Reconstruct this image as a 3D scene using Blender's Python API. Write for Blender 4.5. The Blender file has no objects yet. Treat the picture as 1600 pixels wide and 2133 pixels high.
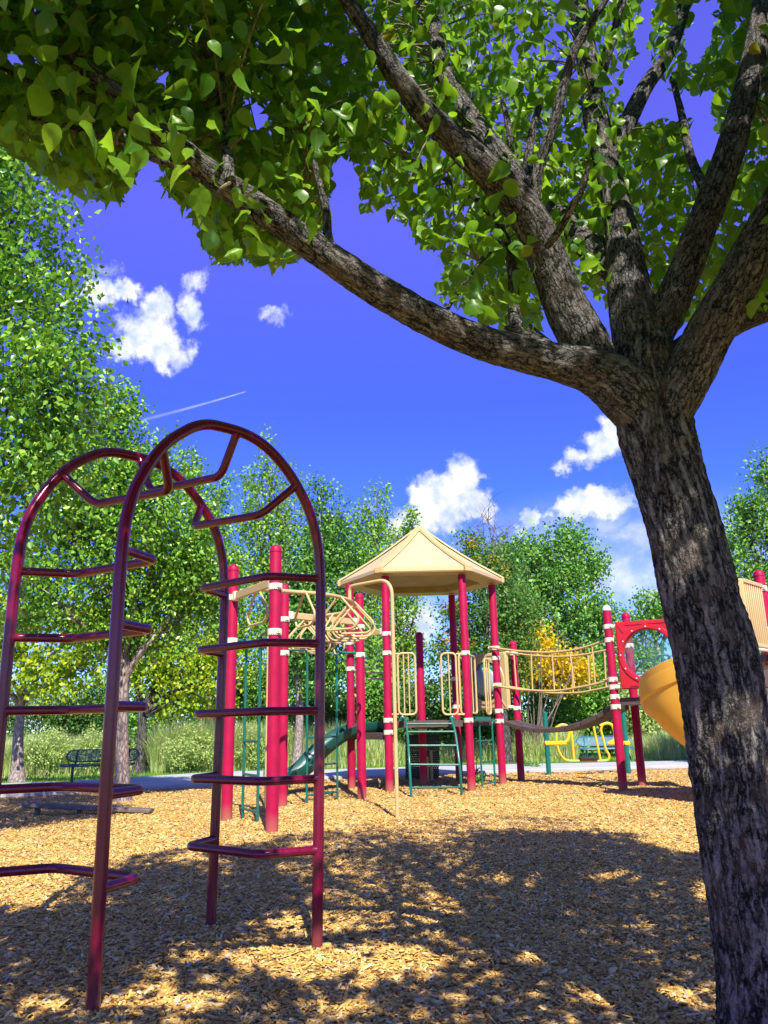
import bpy, math, random
import numpy as np
from mathutils import Vector

# ------------------------------------------------------------------ camera, world, sun, exposure
sc = bpy.context.scene
W, H, F = 1600., 2133., 1660.
PITCH, ROLL, CZ = math.radians(14.9), math.radians(1.24), 1.2
cd = bpy.data.cameras.new('camera'); cam = bpy.data.objects.new('camera', cd)
sc.collection.objects.link(cam); sc.camera = cam
cam.location = (0, 0, CZ)
cd.sensor_fit = 'VERTICAL'; cd.sensor_height = 36.0; cd.lens = F / H * 36.0
cd.clip_start = 0.05; cd.clip_end = 3000
cr, sr, cp, sp = math.cos(ROLL), math.sin(ROLL), math.cos(PITCH), math.sin(PITCH)
_r0 = Vector((1, 0, 0)); _u0 = Vector((0, -sp, cp)); _f = Vector((0, cp, sp))
_right = _r0 * cr - _u0 * sr      # image right and image up in the world
_up = _u0 * cr + _r0 * sr
from mathutils import Matrix
cam.rotation_euler = Matrix((_right, _up, -_f)).transposed().to_euler()


def ray(px, py):
    x = (px - W / 2) / F; y = -(py - H / 2) / F
    d = _f + _right * x + _up * y
    return np.array(d)


def gnd(px, py, z=0.0):
    d = ray(px, py); t = (z - CZ) / d[2]
    return np.array([d[0] * t, d[1] * t, z])


def at(px, py, Y):
    d = ray(px, py); t = Y / d[1]
    return np.array([d[0] * t, Y, CZ + d[2] * t])


def proj(P):
    P = np.atleast_2d(np.asarray(P, float)) - np.array([0, 0, CZ])
    d = P @ np.array(_f); d = np.where(d < 1e-3, 1e-3, d)
    return (P @ np.array(_right)) / d * F + W / 2, -(P @ np.array(_up)) / d * F + H / 2, P @ np.array(_f)


SUN_EL = math.radians(47); SUN_AZ = math.atan2(0.197, -0.98)      # azimuth measured from +Y towards +X
SUN = np.array([math.sin(SUN_AZ) * math.cos(SUN_EL), math.cos(SUN_AZ) * math.cos(SUN_EL), math.sin(SUN_EL)])
sl = bpy.data.lights.new('sun', 'SUN'); sl.energy = 5.0; sl.angle = math.radians(0.53); sl.color = (1, .94, .84)
so = bpy.data.objects.new('sun', sl); sc.collection.objects.link(so)
so.rotation_euler = Vector(SUN).to_track_quat('Z', 'Y').to_euler(); so.location = (0, -5, 20)

world = bpy.data.worlds.new('World'); sc.world = world; world.use_nodes = True
SKY_STRENGTH = 0.085
sc.view_settings.view_transform = 'Standard'; sc.view_settings.look = 'None'
sc.view_settings.exposure = 0.80; sc.view_settings.gamma = 1.0
sc.render.engine = 'CYCLES'
sc.cycles.max_bounces = 6; sc.cycles.diffuse_bounces = 2; sc.cycles.glossy_bounces = 3
sc.cycles.transmission_bounces = 5; sc.cycles.transparent_max_bounces = 8
sc.cycles.caustics_reflective = False; sc.cycles.caustics_refractive = False
try:
    sc.cycles.use_denoising = True; sc.cycles.denoiser = 'OPENIMAGEDENOISE'
except Exception:
    pass


class NT:
    """small helper to write node graphs"""
    def __init__(s, tree): s.t = tree; s.n = tree.nodes; s.l = tree.links
    def new(s, typ, **kw):
        n = s.n.new(typ)
        for k, v in kw.items(): setattr(n, k, v)
        return n
    def put(s, sock, v):
        if isinstance(v, bpy.types.NodeSocket): s.l.new(v, sock)
        elif v is not None:
            if sock.type == 'RGBA' and hasattr(v, '__len__') and len(v) == 3: v = (*v, 1)
            sock.default_value = v
    def m(s, op, a, b=None, c=None, clamp=False):
        n = s.new('ShaderNodeMath', operation=op); n.use_clamp = clamp
        s.put(n.inputs[0], a)
        if b is not None: s.put(n.inputs[1], b)
        if c is not None: s.put(n.inputs[2], c)
        return n.outputs[0]
    def v(s, op, a, b=None, scale=None):
        n = s.new('ShaderNodeVectorMath', operation=op); s.put(n.inputs[0], a)
        if b is not None: s.put(n.inputs[1], b)
        if scale is not None: s.put(n.inputs['Scale'], scale)
        return n.outputs['Value'] if op in ('LENGTH', 'DOT_PRODUCT', 'DISTANCE') else n.outputs[0]
    def noise(s, vec, scale, detail=4, rough=.55, dist=0, color=False):
        n = s.new('ShaderNodeTexNoise'); s.put(n.inputs['Vector'], vec) if vec is not None else None
        n.inputs['Scale'].default_value = scale; n.inputs['Detail'].default_value = detail
        n.inputs['Roughness'].default_value = rough; n.inputs['Distortion'].default_value = dist
        return n.outputs['Color'] if color else n.outputs['Fac']
    def voro(s, vec, scale, feature='F1', out='Distance', rnd=1.0):
        n = s.new('ShaderNodeTexVoronoi', feature=feature); s.put(n.inputs['Vector'], vec)
        n.inputs['Scale'].default_value = scale; n.inputs['Randomness'].default_value = rnd
        return n.outputs[out]
    def map(s, v, a, b, c, d, smooth=False):
        n = s.new('ShaderNodeMapRange'); n.clamp = True
        if smooth: n.interpolation_type = 'SMOOTHSTEP'
        s.put(n.inputs['Value'], v)
        for k, x in zip(('From Min', 'From Max', 'To Min', 'To Max'), (a, b, c, d)): s.put(n.inputs[k], x)
        return n.outputs['Result']
    def mix(s, f, a, b, blend='MIX'):
        n = s.new('ShaderNodeMix', data_type='RGBA', blend_type=blend)
        s.put(n.inputs['Factor'], f); s.put(n.inputs['A'], a) if False else s.put(n.inputs[6], a); s.put(n.inputs[7], b)
        return n.outputs[2]
    def ramp(s, f, stops):
        n = s.new('ShaderNodeValToRGB'); s.put(n.inputs[0], f); e = n.color_ramp.elements
        while len(e) < len(stops): e.new(.5)
        for x, (p, c) in zip(e, stops): x.position = p; x.color = (*c, 1)
        return n.outputs[0]
    def bump(s, h, strength=.5, dist=.01):
        n = s.new('ShaderNodeBump'); n.inputs['Strength'].default_value = strength; n.inputs['Distance'].default_value = dist
        s.put(n.inputs['Height'], h); return n.outputs[0]
    def geo(s): return s.new('ShaderNodeNewGeometry')
    def tc(s, o='Object'): return s.new('ShaderNodeTexCoord').outputs[o]


def azel(px, py):
    d = ray(px, py); d = d / np.linalg.norm(d)
    return math.atan2(d[0], d[1]), math.asin(d[2])


def build_world():
    g = NT(world.node_tree); bg = g.n['Background']
    sky = g.new('ShaderNodeTexSky', sky_type='NISHITA'); sky.sun_disc = False
    sky.sun_elevation = SUN_EL; sky.sun_rotation = SUN_AZ
    sky.altitude = 1500; sky.air_density = 1.0; sky.dust_density = .3; sky.ozone_density = 3.0
    d = g.tc('Generated')
    sep = g.new('ShaderNodeSeparateXYZ'); g.put(sep.inputs[0], d)
    az = g.m('ARCTAN2', sep.outputs[0], sep.outputs[1]); el = g.m('ARCSINE', sep.outputs[2])
    # deep blue-violet air of the photograph: the sky light itself is tinted, so it lights the place the same way
    tint = g.ramp(g.map(el, 0.0, 1.5, 0, 1), [(0, (.42, .52, .70)), (.125, (.17, .30, .86)), (.26, (.215, .25, 1.0)), (.325, (.31, .28, 1.0)), (.41, (.50, .32, 1.0)), (.52, (.52, .32, 1.0)), (.66, (.34, .36, .55)), (1, (.24, .34, .36))])
    skyc = g.v('SCALE', g.mix(1.0, sky.outputs[0], tint, 'MULTIPLY'), scale=g.map(el, 0.0, .62, 2.0, 2.75))
    comb = g.new('ShaderNodeCombineXYZ'); g.put(comb.inputs[0], az); g.put(comb.inputs[1], el)
    p0 = comb.outputs[0]
    n1 = g.noise(p0, 16, 5, .6, color=True); n2 = g.noise(p0, 60, 5, .62, color=True)
    warp = g.v('ADD', g.v('SCALE', g.v('SUBTRACT', n1, (.5, .5, .5)), scale=.055), g.v('SCALE', g.v('SUBTRACT', n2, (.5, .5, .5)), scale=.03))
    p = g.v('ADD', p0, warp)
    blobs = [(300, 700, 70, 62, 1), (330, 650, 50, 45, 1), (255, 735, 45, 30, .9), (345, 730, 50, 40, .9), (250, 605, 45, 26, .95), (205, 610, 40, 30, .9),
             (400, 640, 26, 42, .75), (412, 585, 24, 30, .6), (395, 722, 24, 28, .6), (576, 660, 38, 24, .52), (548, 650, 26, 20, .46), (200, 560, 60, 25, .45),
             (930, 1040, 70, 60, 1.05), (965, 1000, 40, 55, 1.05), (885, 1015, 42, 36, 1), (870, 1085, 55, 40, .95), (990, 1050, 42, 40, 1), (935, 1085, 40, 25, .7), (830, 1110, 40, 30, .7),
             (1240, 1045, 68, 42, 1.05), (1200, 1060, 48, 30, 1), (1285, 1055, 45, 28, .95), (1245, 1020, 36, 26, .9), (1105, 1075, 40, 24, .85), (1080, 1092, 36, 18, .7), (1145, 1075, 26, 18, .7),
             (1265, 925, 55, 38, .9), (1215, 950, 48, 26, .72), (1175, 968, 36, 16, .55), (1290, 900, 36, 40, .9), (1005, 990, 30, 12, .45),
             (870, 1290, 60, 60, .85), (1365, 1240, 45, 40, .9), (600, 1180, 50, 60, .6), (770, 1070, 40, 25, .4)]
    dens = None
    for (cx, cy, rx, ry, w) in blobs:
        a, e = azel(cx, cy); a2, _ = azel(cx + rx, cy); _, e2 = azel(cx, cy - ry)
        q = g.v('MULTIPLY', g.v('SUBTRACT', p, (a, e, 0)), (1 / abs(a2 - a), 1 / abs(e2 - e), 0))
        b = g.m('MULTIPLY', g.map(g.v('LENGTH', q), 0, 1.6, 1, 0, True), w)
        dens = b if dens is None else g.m('MAXIMUM', dens, b)
    f1 = g.noise(p0, 34, 8, .62)
    alpha = g.map(g.m('ADD', dens, g.m('MULTIPLY', g.m('SUBTRACT', f1, .5), .95)), .20, .78, 0, 1, True)
    alpha = g.m('MULTIPLY', alpha, g.map(dens, .02, .12, 0, 1))
    # thin veil low in the east (right) of the picture
    a, e = azel(1260, 1180); q = g.v('MULTIPLY', g.v('SUBTRACT', p0, (a, e, 0)), (1 / .26, 1 / .09, 0))
    veil = g.m('MULTIPLY', g.map(g.v('LENGTH', q), 0.1, 1.2, .75, 0, True), g.map(g.noise(g.v('MULTIPLY', p, (1, 2.2, 1)), 12, 6, .55), .28, .7, .15, 1))
    alpha = g.m('MAXIMUM', alpha, veil)
    # vapour trail of an aircraft
    (a1, e1), (a2, e2) = azel(285, 878), azel(514, 815)
    L = math.hypot(a2 - a1, e2 - e1); ux, uy = (a2 - a1) / L, (e2 - e1) / L
    rel = g.v('SUBTRACT', p0, (a1, e1, 0))
    t = g.v('DOT_PRODUCT', rel, (ux, uy, 0)); s = g.m('ABSOLUTE', g.v('DOT_PRODUCT', rel, (-uy, ux, 0)))
    wd = g.map(t, 0, L, .0030, .0010)
    tr = g.m('MULTIPLY', g.map(g.m('DIVIDE', s, wd), .2, 1, 1, 0, True), g.m('MULTIPLY', g.map(t, -.06, .02, 0, 1), g.map(t, L - .004, L, 1, 0)))
    tr = g.m('MULTIPLY', tr, g.map(t, 0, L, .16, .42))
    alpha = g.m('MAXIMUM', alpha, tr)
    f2 = g.noise(g.v('ADD', p0, (.004, -.012, 0)), 30, 6, .55)
    shade = g.map(f2, .40, .64, 0, 1)
    S = .70 / SKY_STRENGTH
    cc = g.mix(shade, (S, S, S), (S * .50, S * .60, S * .82))
    col = g.mix(alpha, skyc, cc)
    g.l.new(col, bg.inputs['Color']); bg.inputs['Strength'].default_value = SKY_STRENGTH


build_world()

# ------------------------------------------------------------------ helpers
rng = np.random.default_rng(7); random.seed(7)
C = sc.collection
ORIGIN = {}


def link(o, parent=None):
    C.objects.link(o)
    if parent is not None: o.parent = parent
    return o


def thing(name, label, cat, loc=(0, 0, 0), group=None):
    o = bpy.data.objects.new(name, None); link(o); o.location = tuple(float(v) for v in loc)
    o.empty_display_size = .2; o['label'] = label; o['category'] = cat
    if group: o['group'] = group
    ORIGIN[o.name] = np.array(o.location)
    return o


def tag(o, label=None, cat=None, group=None, kind=None):
    if label: o['label'] = label
    if cat: o['category'] = cat
    if group: o['group'] = group
    if kind: o['kind'] = kind
    return o


def fillet(pts, r=.05, n=5, closed=False):
    """round the corners of a polyline"""
    P = [np.array(p, float) for p in pts]; N = len(P); out = []
    for i in range(N):
        if not closed and i in (0, N - 1): out.append(P[i]); continue
        a, b, c = P[i - 1], P[i], P[(i + 1) % N]
        la, lc = np.linalg.norm(a - b), np.linalg.norm(c - b)
        rr = min(r, la * .48, lc * .48)
        p, q = b + (a - b) / la * rr, b + (c - b) / lc * rr
        for k in range(n + 1):
            t = k / n; out.append((1 - t) ** 2 * p + 2 * t * (1 - t) * b + t * t * q)
    return out


def smooth(pts, n=8):
    """Catmull-Rom through points"""
    P = [np.array(p, float) for p in pts]; out = []
    for i in range(len(P) - 1):
        a = P[max(i - 1, 0)]; b = P[i]; c = P[i + 1]; d = P[min(i + 2, len(P) - 1)]
        for k in range(n):
            t = k / n
            out.append(.5 * ((2 * b) + (-a + c) * t + (2 * a - 5 * b + 4 * c - d) * t * t + (-a + 3 * b - 3 * c + d) * t ** 3))
    out.append(P[-1]); return out


class MB:
    def __init__(s): s.v = []; s.f = []; s.mi = []; s.cur = 0; s.attr = []
    def add(s, verts, faces, co=None):
        o = len(s.v); s.v += [tuple(map(float, p)) for p in verts]
        s.f += [tuple(i + o for i in f) for f in faces]; s.mi += [s.cur] * len(faces)
        s.attr += ([tuple(map(float, c)) for c in co] if co is not None else [tuple(map(float, p)) for p in verts])
        return s
    def tube(s, pts, r, seg=10, closed=False, caps=True):
        P = [np.array(p, float) for p in pts]; N = len(P)
        R = [r] * N if np.isscalar(r) else list(r)
        T = []
        for i in range(N):
            a = P[i - 1] if (i > 0 or closed) else P[i]; b = P[(i + 1) % N] if (i < N - 1 or closed) else P[i]
            d = b - a; T.append(d / (np.linalg.norm(d) + 1e-9))
        ref = np.array([0, 0, 1.]) if abs(T[0][2]) < .9 else np.array([1., 0, 0])
        u = np.cross(T[0], ref); u /= np.linalg.norm(u)
        V = []; co = []; L = 0
        for i in range(N):
            u = u - T[i] * np.dot(u, T[i]); u /= np.linalg.norm(u); w = np.cross(T[i], u)
            if i: L += np.linalg.norm(P[i] - P[i - 1])
            for k in range(seg):
                a = 2 * math.pi * k / seg
                V.append(P[i] + R[i] * (math.cos(a) * u + math.sin(a) * w)); co.append((math.cos(a) * R[i], math.sin(a) * R[i], L))
        Fc = []
        for i in range(N if closed else N - 1):
            j = (i + 1) % N
            for k in range(seg):
                l = (k + 1) % seg
                Fc.append((i * seg + k, i * seg + l, j * seg + l, j * seg + k))
        if caps and not closed:
            Fc.append(tuple(range(seg - 1, -1, -1))); Fc.append(tuple((N - 1) * seg + k for k in range(seg)))
        return s.add(V, Fc, co)
    def box(s, c, X, Y, Z, bev=0.0):
        """box with half axes X, Y, Z (vectors); optional bevel keeps edges soft"""
        c, X, Y, Z = (np.array(a, float) for a in (c, X, Y, Z))
        if bev <= 0:
            V = [c + a * X + b * Y + d * Z for a in (-1, 1) for b in (-1, 1) for d in (-1, 1)]
            return s.add(V, [(0, 1, 3, 2), (4, 6, 7, 5), (0, 4, 5, 1), (2, 3, 7, 6), (0, 2, 6, 4), (1, 5, 7, 3)])
        lx, ly, lz = (np.linalg.norm(a) for a in (X, Y, Z)); bx, by, bz = 1 - bev / lx, 1 - bev / ly, 1 - bev / lz
        idx = {}; V = []
        for a in (-1, 1):
            for b in (-1, 1):
                for d in (-1, 1):
                    for q, (fx, fy, fz) in enumerate(((1, by, bz), (bx, 1, bz), (bx, by, 1))):
                        idx[(a, b, d, q)] = len(V); V.append(c + a * fx * X + b * fy * Y + d * fz * Z)
        Fc = []
        for a in (-1, 1):
            Fc.append([idx[(a, b, d, 0)] for b, d in ((-1, -1), (1, -1), (1, 1), (-1, 1))])
            Fc.append([idx[(b, a, d, 1)] for b, d in ((-1, -1), (1, -1), (1, 1), (-1, 1))])
            Fc.append([idx[(b, d, a, 2)] for b, d in ((-1, -1), (1, -1), (1, 1), (-1, 1))])
            for b in (-1, 1):
                Fc.append([idx[(a, b, -1, 0)], idx[(a, b, 1, 0)], idx[(a, b, 1, 1)], idx[(a, b, -1, 1)]])
                Fc.append([idx[(a, -1, b, 0)], idx[(a, 1, b, 0)], idx[(a, 1, b, 2)], idx[(a, -1, b, 2)]])
                Fc.append([idx[(-1, a, b, 1)], idx[(1, a, b, 1)], idx[(1, a, b, 2)], idx[(-1, a, b, 2)]])
                for d in (-1, 1): Fc.append([idx[(a, b, d, 0)], idx[(a, b, d, 1)], idx[(a, b, d, 2)]])
        return s.add(V, Fc)
    def bar(s, a, b, w, h, up=(0, 0, 1), bev=0.0):
        a, b, up = np.array(a, float), np.array(b, float), np.array(up, float)
        d = b - a; L = np.linalg.norm(d); d /= L; sd = np.cross(d, up); sd /= np.linalg.norm(sd); u2 = np.cross(sd, d)
        return s.box((a + b) / 2, d * L / 2, sd * w / 2, u2 * h / 2, bev)
    def lathe(s, prof, c=(0, 0, 0), seg=20, ax=(0, 0, 1), zig=None):
        c, ax = np.array(c, float), np.array(ax, float); ax /= np.linalg.norm(ax)
        ref = np.array([0, 0, 1.]) if abs(ax[2]) < .9 else np.array([1., 0, 0])
        u = np.cross(ref, ax); u /= np.linalg.norm(u); w = np.cross(ax, u); V = []
        for i, (r, z) in enumerate(prof):
            for k in range(seg):
                a = 2 * math.pi * k / seg; zz = z + (zig[1] if zig and i in zig[0] and k % 2 else 0)
                V.append(c + r * (math.cos(a) * u + math.sin(a) * w) + ax * zz)
        Fc = []
        for i in range(len(prof) - 1):
            for k in range(seg):
                l = (k + 1) % seg; Fc.append((i * seg + k, i * seg + l, (i + 1) * seg + l, (i + 1) * seg + k))
        if prof[0][0] > 1e-4 and not zig: Fc.append(tuple(range(seg - 1, -1, -1)))
        if prof[-1][0] > 1e-4 and not zig: Fc.append(tuple((len(prof) - 1) * seg + k for k in range(seg)))
        return s.add(V, Fc)
    def build(s, name, mats, parent=None, smooth=True, auto=40, origin=None):
        off = np.zeros(3)
        if parent is not None:
            r = parent
            while r.parent is not None: r = r.parent
            off = ORIGIN.get(r.name, np.zeros(3))
        elif origin is not None: off = np.array(origin, float)
        me = bpy.data.meshes.new(name)
        V = np.array(s.v, float) - off
        me.from_pydata(V.tolist(), [], s.f)
        mats = mats if isinstance(mats, (list, tuple)) else [mats]
        for m in mats: me.materials.append(m)
        if len(mats) > 1: me.polygons.foreach_set('material_index', s.mi)
        at_ = me.attributes.new('surf', 'FLOAT_VECTOR', 'POINT'); at_.data.foreach_set('vector', np.array(s.attr, np.float32).ravel())
        import bmesh
        bm = bmesh.new(); bm.from_mesh(me); bmesh.ops.recalc_face_normals(bm, faces=bm.faces); bm.to_mesh(me); bm.free()
        if smooth:
            me.polygons.foreach_set('use_smooth', [True] * len(me.polygons))
            try: me.set_sharp_from_angle(angle=math.radians(auto))
            except Exception: pass
        me.update()
        o = bpy.data.objects.new(name, me); link(o, parent)
        if parent is None and origin is not None: o.location = tuple(map(float, origin)); ORIGIN[o.name] = np.array(origin, float)
        return o


def np_mesh(name, V, faces_per, nper, tmpl, mats, parent=None, mi=None):
    """big meshes of N repeated templates: V (N*k,3), tmpl: list of faces (same length tuples)"""
    N = nper; k = len(V) // N
    fl = len(tmpl[0]); T = np.array(tmpl, np.int64)
    idx = (T[None, :, :] + (np.arange(N) * k)[:, None, None]).reshape(-1)
    nf = N * len(tmpl)
    me = bpy.data.meshes.new(name)
    me.vertices.add(len(V)); me.vertices.foreach_set('co', np.ascontiguousarray(V, np.float32).ravel())
    me.loops.add(nf * fl); me.loops.foreach_set('vertex_index', idx.astype(np.int32))
    me.polygons.add(nf); me.polygons.foreach_set('loop_start', (np.arange(nf) * fl).astype(np.int32))
    try: me.polygons.foreach_set('loop_total', np.full(nf, fl, np.int32))
    except Exception: pass
    for m in (mats if isinstance(mats, (list, tuple)) else [mats]): me.materials.append(m)
    me.update(calc_edges=True); me.validate()
    o = bpy.data.objects.new(name, me); link(o, parent); return o


def vnoise(P, seed=0):
    """vectorised 3-D value noise in -1..1"""
    P = np.asarray(P, float); i = np.floor(P).astype(np.int64); f = P - i; f = f * f * (3 - 2 * f); r = 0
    for a in (0, 1):
        for b in (0, 1):
            for c in (0, 1):
                h = (i[:, 0] + a) * 374761393 + (i[:, 1] + b) * 668265263 + (i[:, 2] + c) * 2147483647 + seed * 144269
                h = (h ^ (h >> 13)) * 1274126177; h = (h ^ (h >> 16)) & 0xffff
                w = (f[:, 0] if a else 1 - f[:, 0]) * (f[:, 1] if b else 1 - f[:, 1]) * (f[:, 2] if c else 1 - f[:, 2])
                r = r + w * (h / 32767.5 - 1)
    return r


def fbm(P, oct=4, seed=0):
    r = 0; a = 1; P = np.asarray(P, float)
    for o in range(oct): r = r + a * vnoise(P * 2 ** o, seed + o * 7); a *= .5
    return r / 1.9


# ------------------------------------------------------------------ materials
def newmat(name):
    m = bpy.data.materials.new(name); m.use_nodes = True
    g = NT(m.node_tree); b = g.n['Principled BSDF']; return m, g, b


def paint(name, col, rough=.35, var=.12, dirt=.15, bump=.1, scale=9, spec=.5, dirtcol=None, dust=0):
    """moulded or coated surface: slight fading, faint dust, fine orange-peel"""
    m, g, b = newmat(name); o = g.tc('Object')
    n = g.noise(o, scale, 6, .65); n2 = g.noise(g.v('MULTIPLY', o, (6, 6, 1.2)), 6, 5, .6)
    c = g.mix(g.map(n, .3, .7, 0, 1), [x * (1 - var) for x in col], [min(1, x * (1 + var)) for x in col])
    dc = dirtcol or [.5 * x + .08 for x in col]
    c = g.mix(g.m('MULTIPLY', g.map(n2, .52, .78, 0, 1), dirt), c, dc)
    if dust:          # chip dust clinging to the feet, and scuffed, faded bands where hands and shoes rub
        sz_ = g.new('ShaderNodeSeparateXYZ'); g.put(sz_.inputs[0], o); hz = g.m('ADD', sz_.outputs[2], g.m('MULTIPLY', n, .22))
        c = g.mix(g.map(hz, .12, .38, dust, 0), c, (.34, .21, .10))
        sc_ = g.noise(g.v('MULTIPLY', o, (9, 9, 26)), 5, 5, .7); c = g.mix(g.map(sc_, .60, .72, 0, dust * .5), c, [min(1, x * 1.5 + .05) for x in col])
    g.l.new(c, b.inputs['Base Color'])
    g.put(b.inputs['Roughness'], g.map(n2, .3, .8, rough * .8, min(1, rough * 1.5)))
    b.inputs['Specular IOR Level'].default_value = spec
    if bump: g.l.new(g.bump(g.noise(o, 220, 2), bump, .002), b.inputs['Normal'])
    return m


M = {}
M['maroon'] = paint('maroon_coat', (.135, .001, .024), .2, .15, .08, .05, 12, dust=.18)
M['red_post'] = paint('red_post_coat', (.36, .006, .046), .46, .14, .10, .12, 5, .2, dirtcol=(.20, .006, .03), dust=.55)
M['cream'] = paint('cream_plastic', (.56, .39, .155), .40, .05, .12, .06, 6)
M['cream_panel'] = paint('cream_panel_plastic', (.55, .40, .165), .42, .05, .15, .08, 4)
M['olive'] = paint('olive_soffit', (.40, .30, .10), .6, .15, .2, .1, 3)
M['lens'] = paint('scuffed_lens', (.30, .42, .33), .35, .2, .5, .05, 3, dirtcol=(.5, .55, .48))
M['clamp'] = paint('clamp_plastic', (.80, .70, .50), .45, .06, .25, .1, 20)
M['silver'] = paint('bare_metal_cap', (.62, .60, .60), .35, .08, .2, .05, 20)
M['green'] = paint('green_coat', (.006, .125, .085), .28, .15, .10, .06, 10)
M['slide_green'] = paint('green_plastic', (.004, .075, .052), .35, .12, .1, .05, 4)
M['red_panel'] = paint('red_plastic', (.50, .010, .018), .33, .07, .10, .06, 5)
M['yellow'] = paint('yellow_coat', (.85, .50, .02), .32, .08, .10, .05, 8)
M['slide_yellow'] = paint('yellow_slide_plastic', (.80, .40, .03), .36, .05, .12, .05, 3)
M['deck'] = paint('deck_coat', (.085, .06, .05), .6, .25, .35, .3, 9, .3, (.16, .12, .09))
M['bolt'] = paint('bolt_metal', (.5, .5, .5), .3, .1, .1, 0, 20)
M['black'] = paint('black_rubber', (.012, .012, .014), .6, .2, .15, .1, 12)
M['dark_beam'] = paint('weathered_beam', (.14, .11, .085), .7, .3, .4, .4, 7, .3, (.3, .24, .18))
M['concrete'] = paint('concrete', (.42, .40, .37), .85, .10, .3, .5, 3, .3, (.38, .35, .30))


def perforated(name, col, hole=.022):
    m, g, b = newmat(name); o = g.tc('Object'); b.inputs['Base Color'].default_value = (*col, 1); b.inputs['Roughness'].default_value = .4
    sp_ = g.new('ShaderNodeSeparateXYZ'); g.put(sp_.inputs[0], g.v('SCALE', o, scale=1 / hole))
    x, z = sp_.outputs[0], g.m('ADD', sp_.outputs[2], g.m('MULTIPLY', sp_.outputs[1], 1.0))
    row = g.m('FLOOR', z); x = g.m('ADD', x, g.m('MULTIPLY', g.m('MODULO', row, 2), .5))
    fx = g.m('SUBTRACT', g.m('FRACT', x), .5); fz = g.m('SUBTRACT', g.m('FRACT', z), .5)
    r = g.m('SQRT', g.m('ADD', g.m('MULTIPLY', fx, fx), g.m('MULTIPLY', fz, fz)))
    tr = g.new('ShaderNodeBsdfTransparent'); mx = g.new('ShaderNodeMixShader')
    g.l.new(g.m('LESS_THAN', r, .33), mx.inputs[0]); g.l.new(b.outputs[0], mx.inputs[1]); g.l.new(tr.outputs[0], mx.inputs[2])
    g.l.new(mx.outputs[0], g.n['Material Output'].inputs[0]); return m


M['perf_green'] = perforated('perforated_green_coat', (.006, .07, .05), .03)
M['perf_blue'] = perforated('perforated_blue_green_coat', (.03, .16, .22), .03)
M['perf_black'] = perforated('perforated_black_coat', (.012, .012, .013), .045)


def leafmat(name, stops, trans=(.30, .55, .05), tw=.42, rough=.42, patch=None):
    """two-sided leaf: reflecting, and letting light through; colour differs leaf by leaf"""
    m, g, b = newmat(name); ge = g.geo()
    c = g.ramp(ge.outputs['Random Per Island'], stops)
    if name == 'pear_leaf_near':
        a = g.new('ShaderNodeAttribute'); a.attribute_name = 'surf'; s_ = g.new('ShaderNodeSeparateXYZ'); g.put(s_.inputs[0], a.outputs['Vector'])
        ax_ = g.m('ABSOLUTE', s_.outputs[0]); mid = g.map(ax_, .008, .028, 1, 0)
        side = g.map(g.m('ABSOLUTE', g.m('SUBTRACT', g.m('FRACT', g.m('MULTIPLY', g.m('SUBTRACT', s_.outputs[1], g.m('MULTIPLY', ax_, .75)), 8)), .5)), .0, .09, .55, 0)
        c = g.mix(g.m('MULTIPLY', g.m('MAXIMUM', mid, side), .5), c, (.22, .36, .06))
        c = g.mix(g.map(g.noise(g.tc('Object'), 60, 4, .6), .45, .75, 0, .35), c, (.03, .09, .012))
    if patch is not None:
        pn = g.noise(g.tc('Object'), patch[1], 3, .6)
        c = g.mix(g.map(pn, patch[2], patch[2] + .08, 0, 1), c, patch[0])
    g.l.new(c, b.inputs['Base Color']); b.inputs['Roughness'].default_value = rough; b.inputs['Specular IOR Level'].default_value = .45
    t = g.new('ShaderNodeBsdfTranslucent'); g.l.new(g.mix(1.0, c, tuple(x * 3 for x in trans), 'MULTIPLY') if False else g.mix(.55, c, trans), t.inputs['Color'])
    mx = g.new('ShaderNodeMixShader'); mx.inputs[0].default_value = tw
    g.l.new(b.outputs[0], mx.inputs[1]); g.l.new(t.outputs[0], mx.inputs[2]); g.l.new(mx.outputs[0], g.n['Material Output'].inputs[0])
    return m


G1 = [(0, (.03, .11, .010)), (.4, (.08, .23, .014)), (.85, (.22, .44, .02)), (.992, (.20, .30, .02)), (1, (.50, .25, .02))]
M['leaf_fore'] = leafmat('pear_leaf_near', G1, (.44, .74, .03), .50, .36)
M['leaf_pear'] = leafmat('pear_leaf', [(0, (.045, .15, .02)), (.5, (.16, .38, .03)), (1, (.34, .54, .05))], (.34, .62, .05), .24, .32)
M['leaf_dark'] = leafmat('dark_leaf', [(0, (.04, .15, .03)), (.6, (.13, .33, .035)), (1, (.28, .50, .05))], (.18, .42, .05), .22, .42)
M['leaf_mid'] = leafmat('mid_leaf', [(0, (.06, .21, .04)), (.6, (.16, .37, .045)), (1, (.30, .50, .06))], (.25, .52, .06), .24, .45)
M['leaf_light'] = leafmat('light_leaf', [(0, (.10, .26, .03)), (.6, (.23, .43, .045)), (1, (.40, .56, .06))], (.38, .62, .06), .30, .45)
M['leaf_lime'] = leafmat('lime_leaf', [(0, (.14, .28, .015)), (.6, (.34, .50, .02)), (1, (.58, .60, .03))], (.5, .68, .03), .36, .45)
M['leaf_turning'] = leafmat('turning_leaf', [(0, (.06, .17, .03)), (.6, (.11, .25, .035)), (1, (.2, .33, .05))], (.25, .5, .05), .35, .45, ((.62, .33, .015), .9, .60))
M['leaf_yellow'] = leafmat('yellow_leaf', [(0, (.60, .44, .01)), (.7, (.86, .66, .015)), (1, (.74, .42, .02))], (.9, .7, .03), .35, .45)
M['leaf_shrub'] = leafmat('shrub_leaf', [(0, (.05, .14, .03)), (.6, (.10, .22, .04)), (1, (.20, .30, .07))], (.25, .45, .06), .33, .5)
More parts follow.
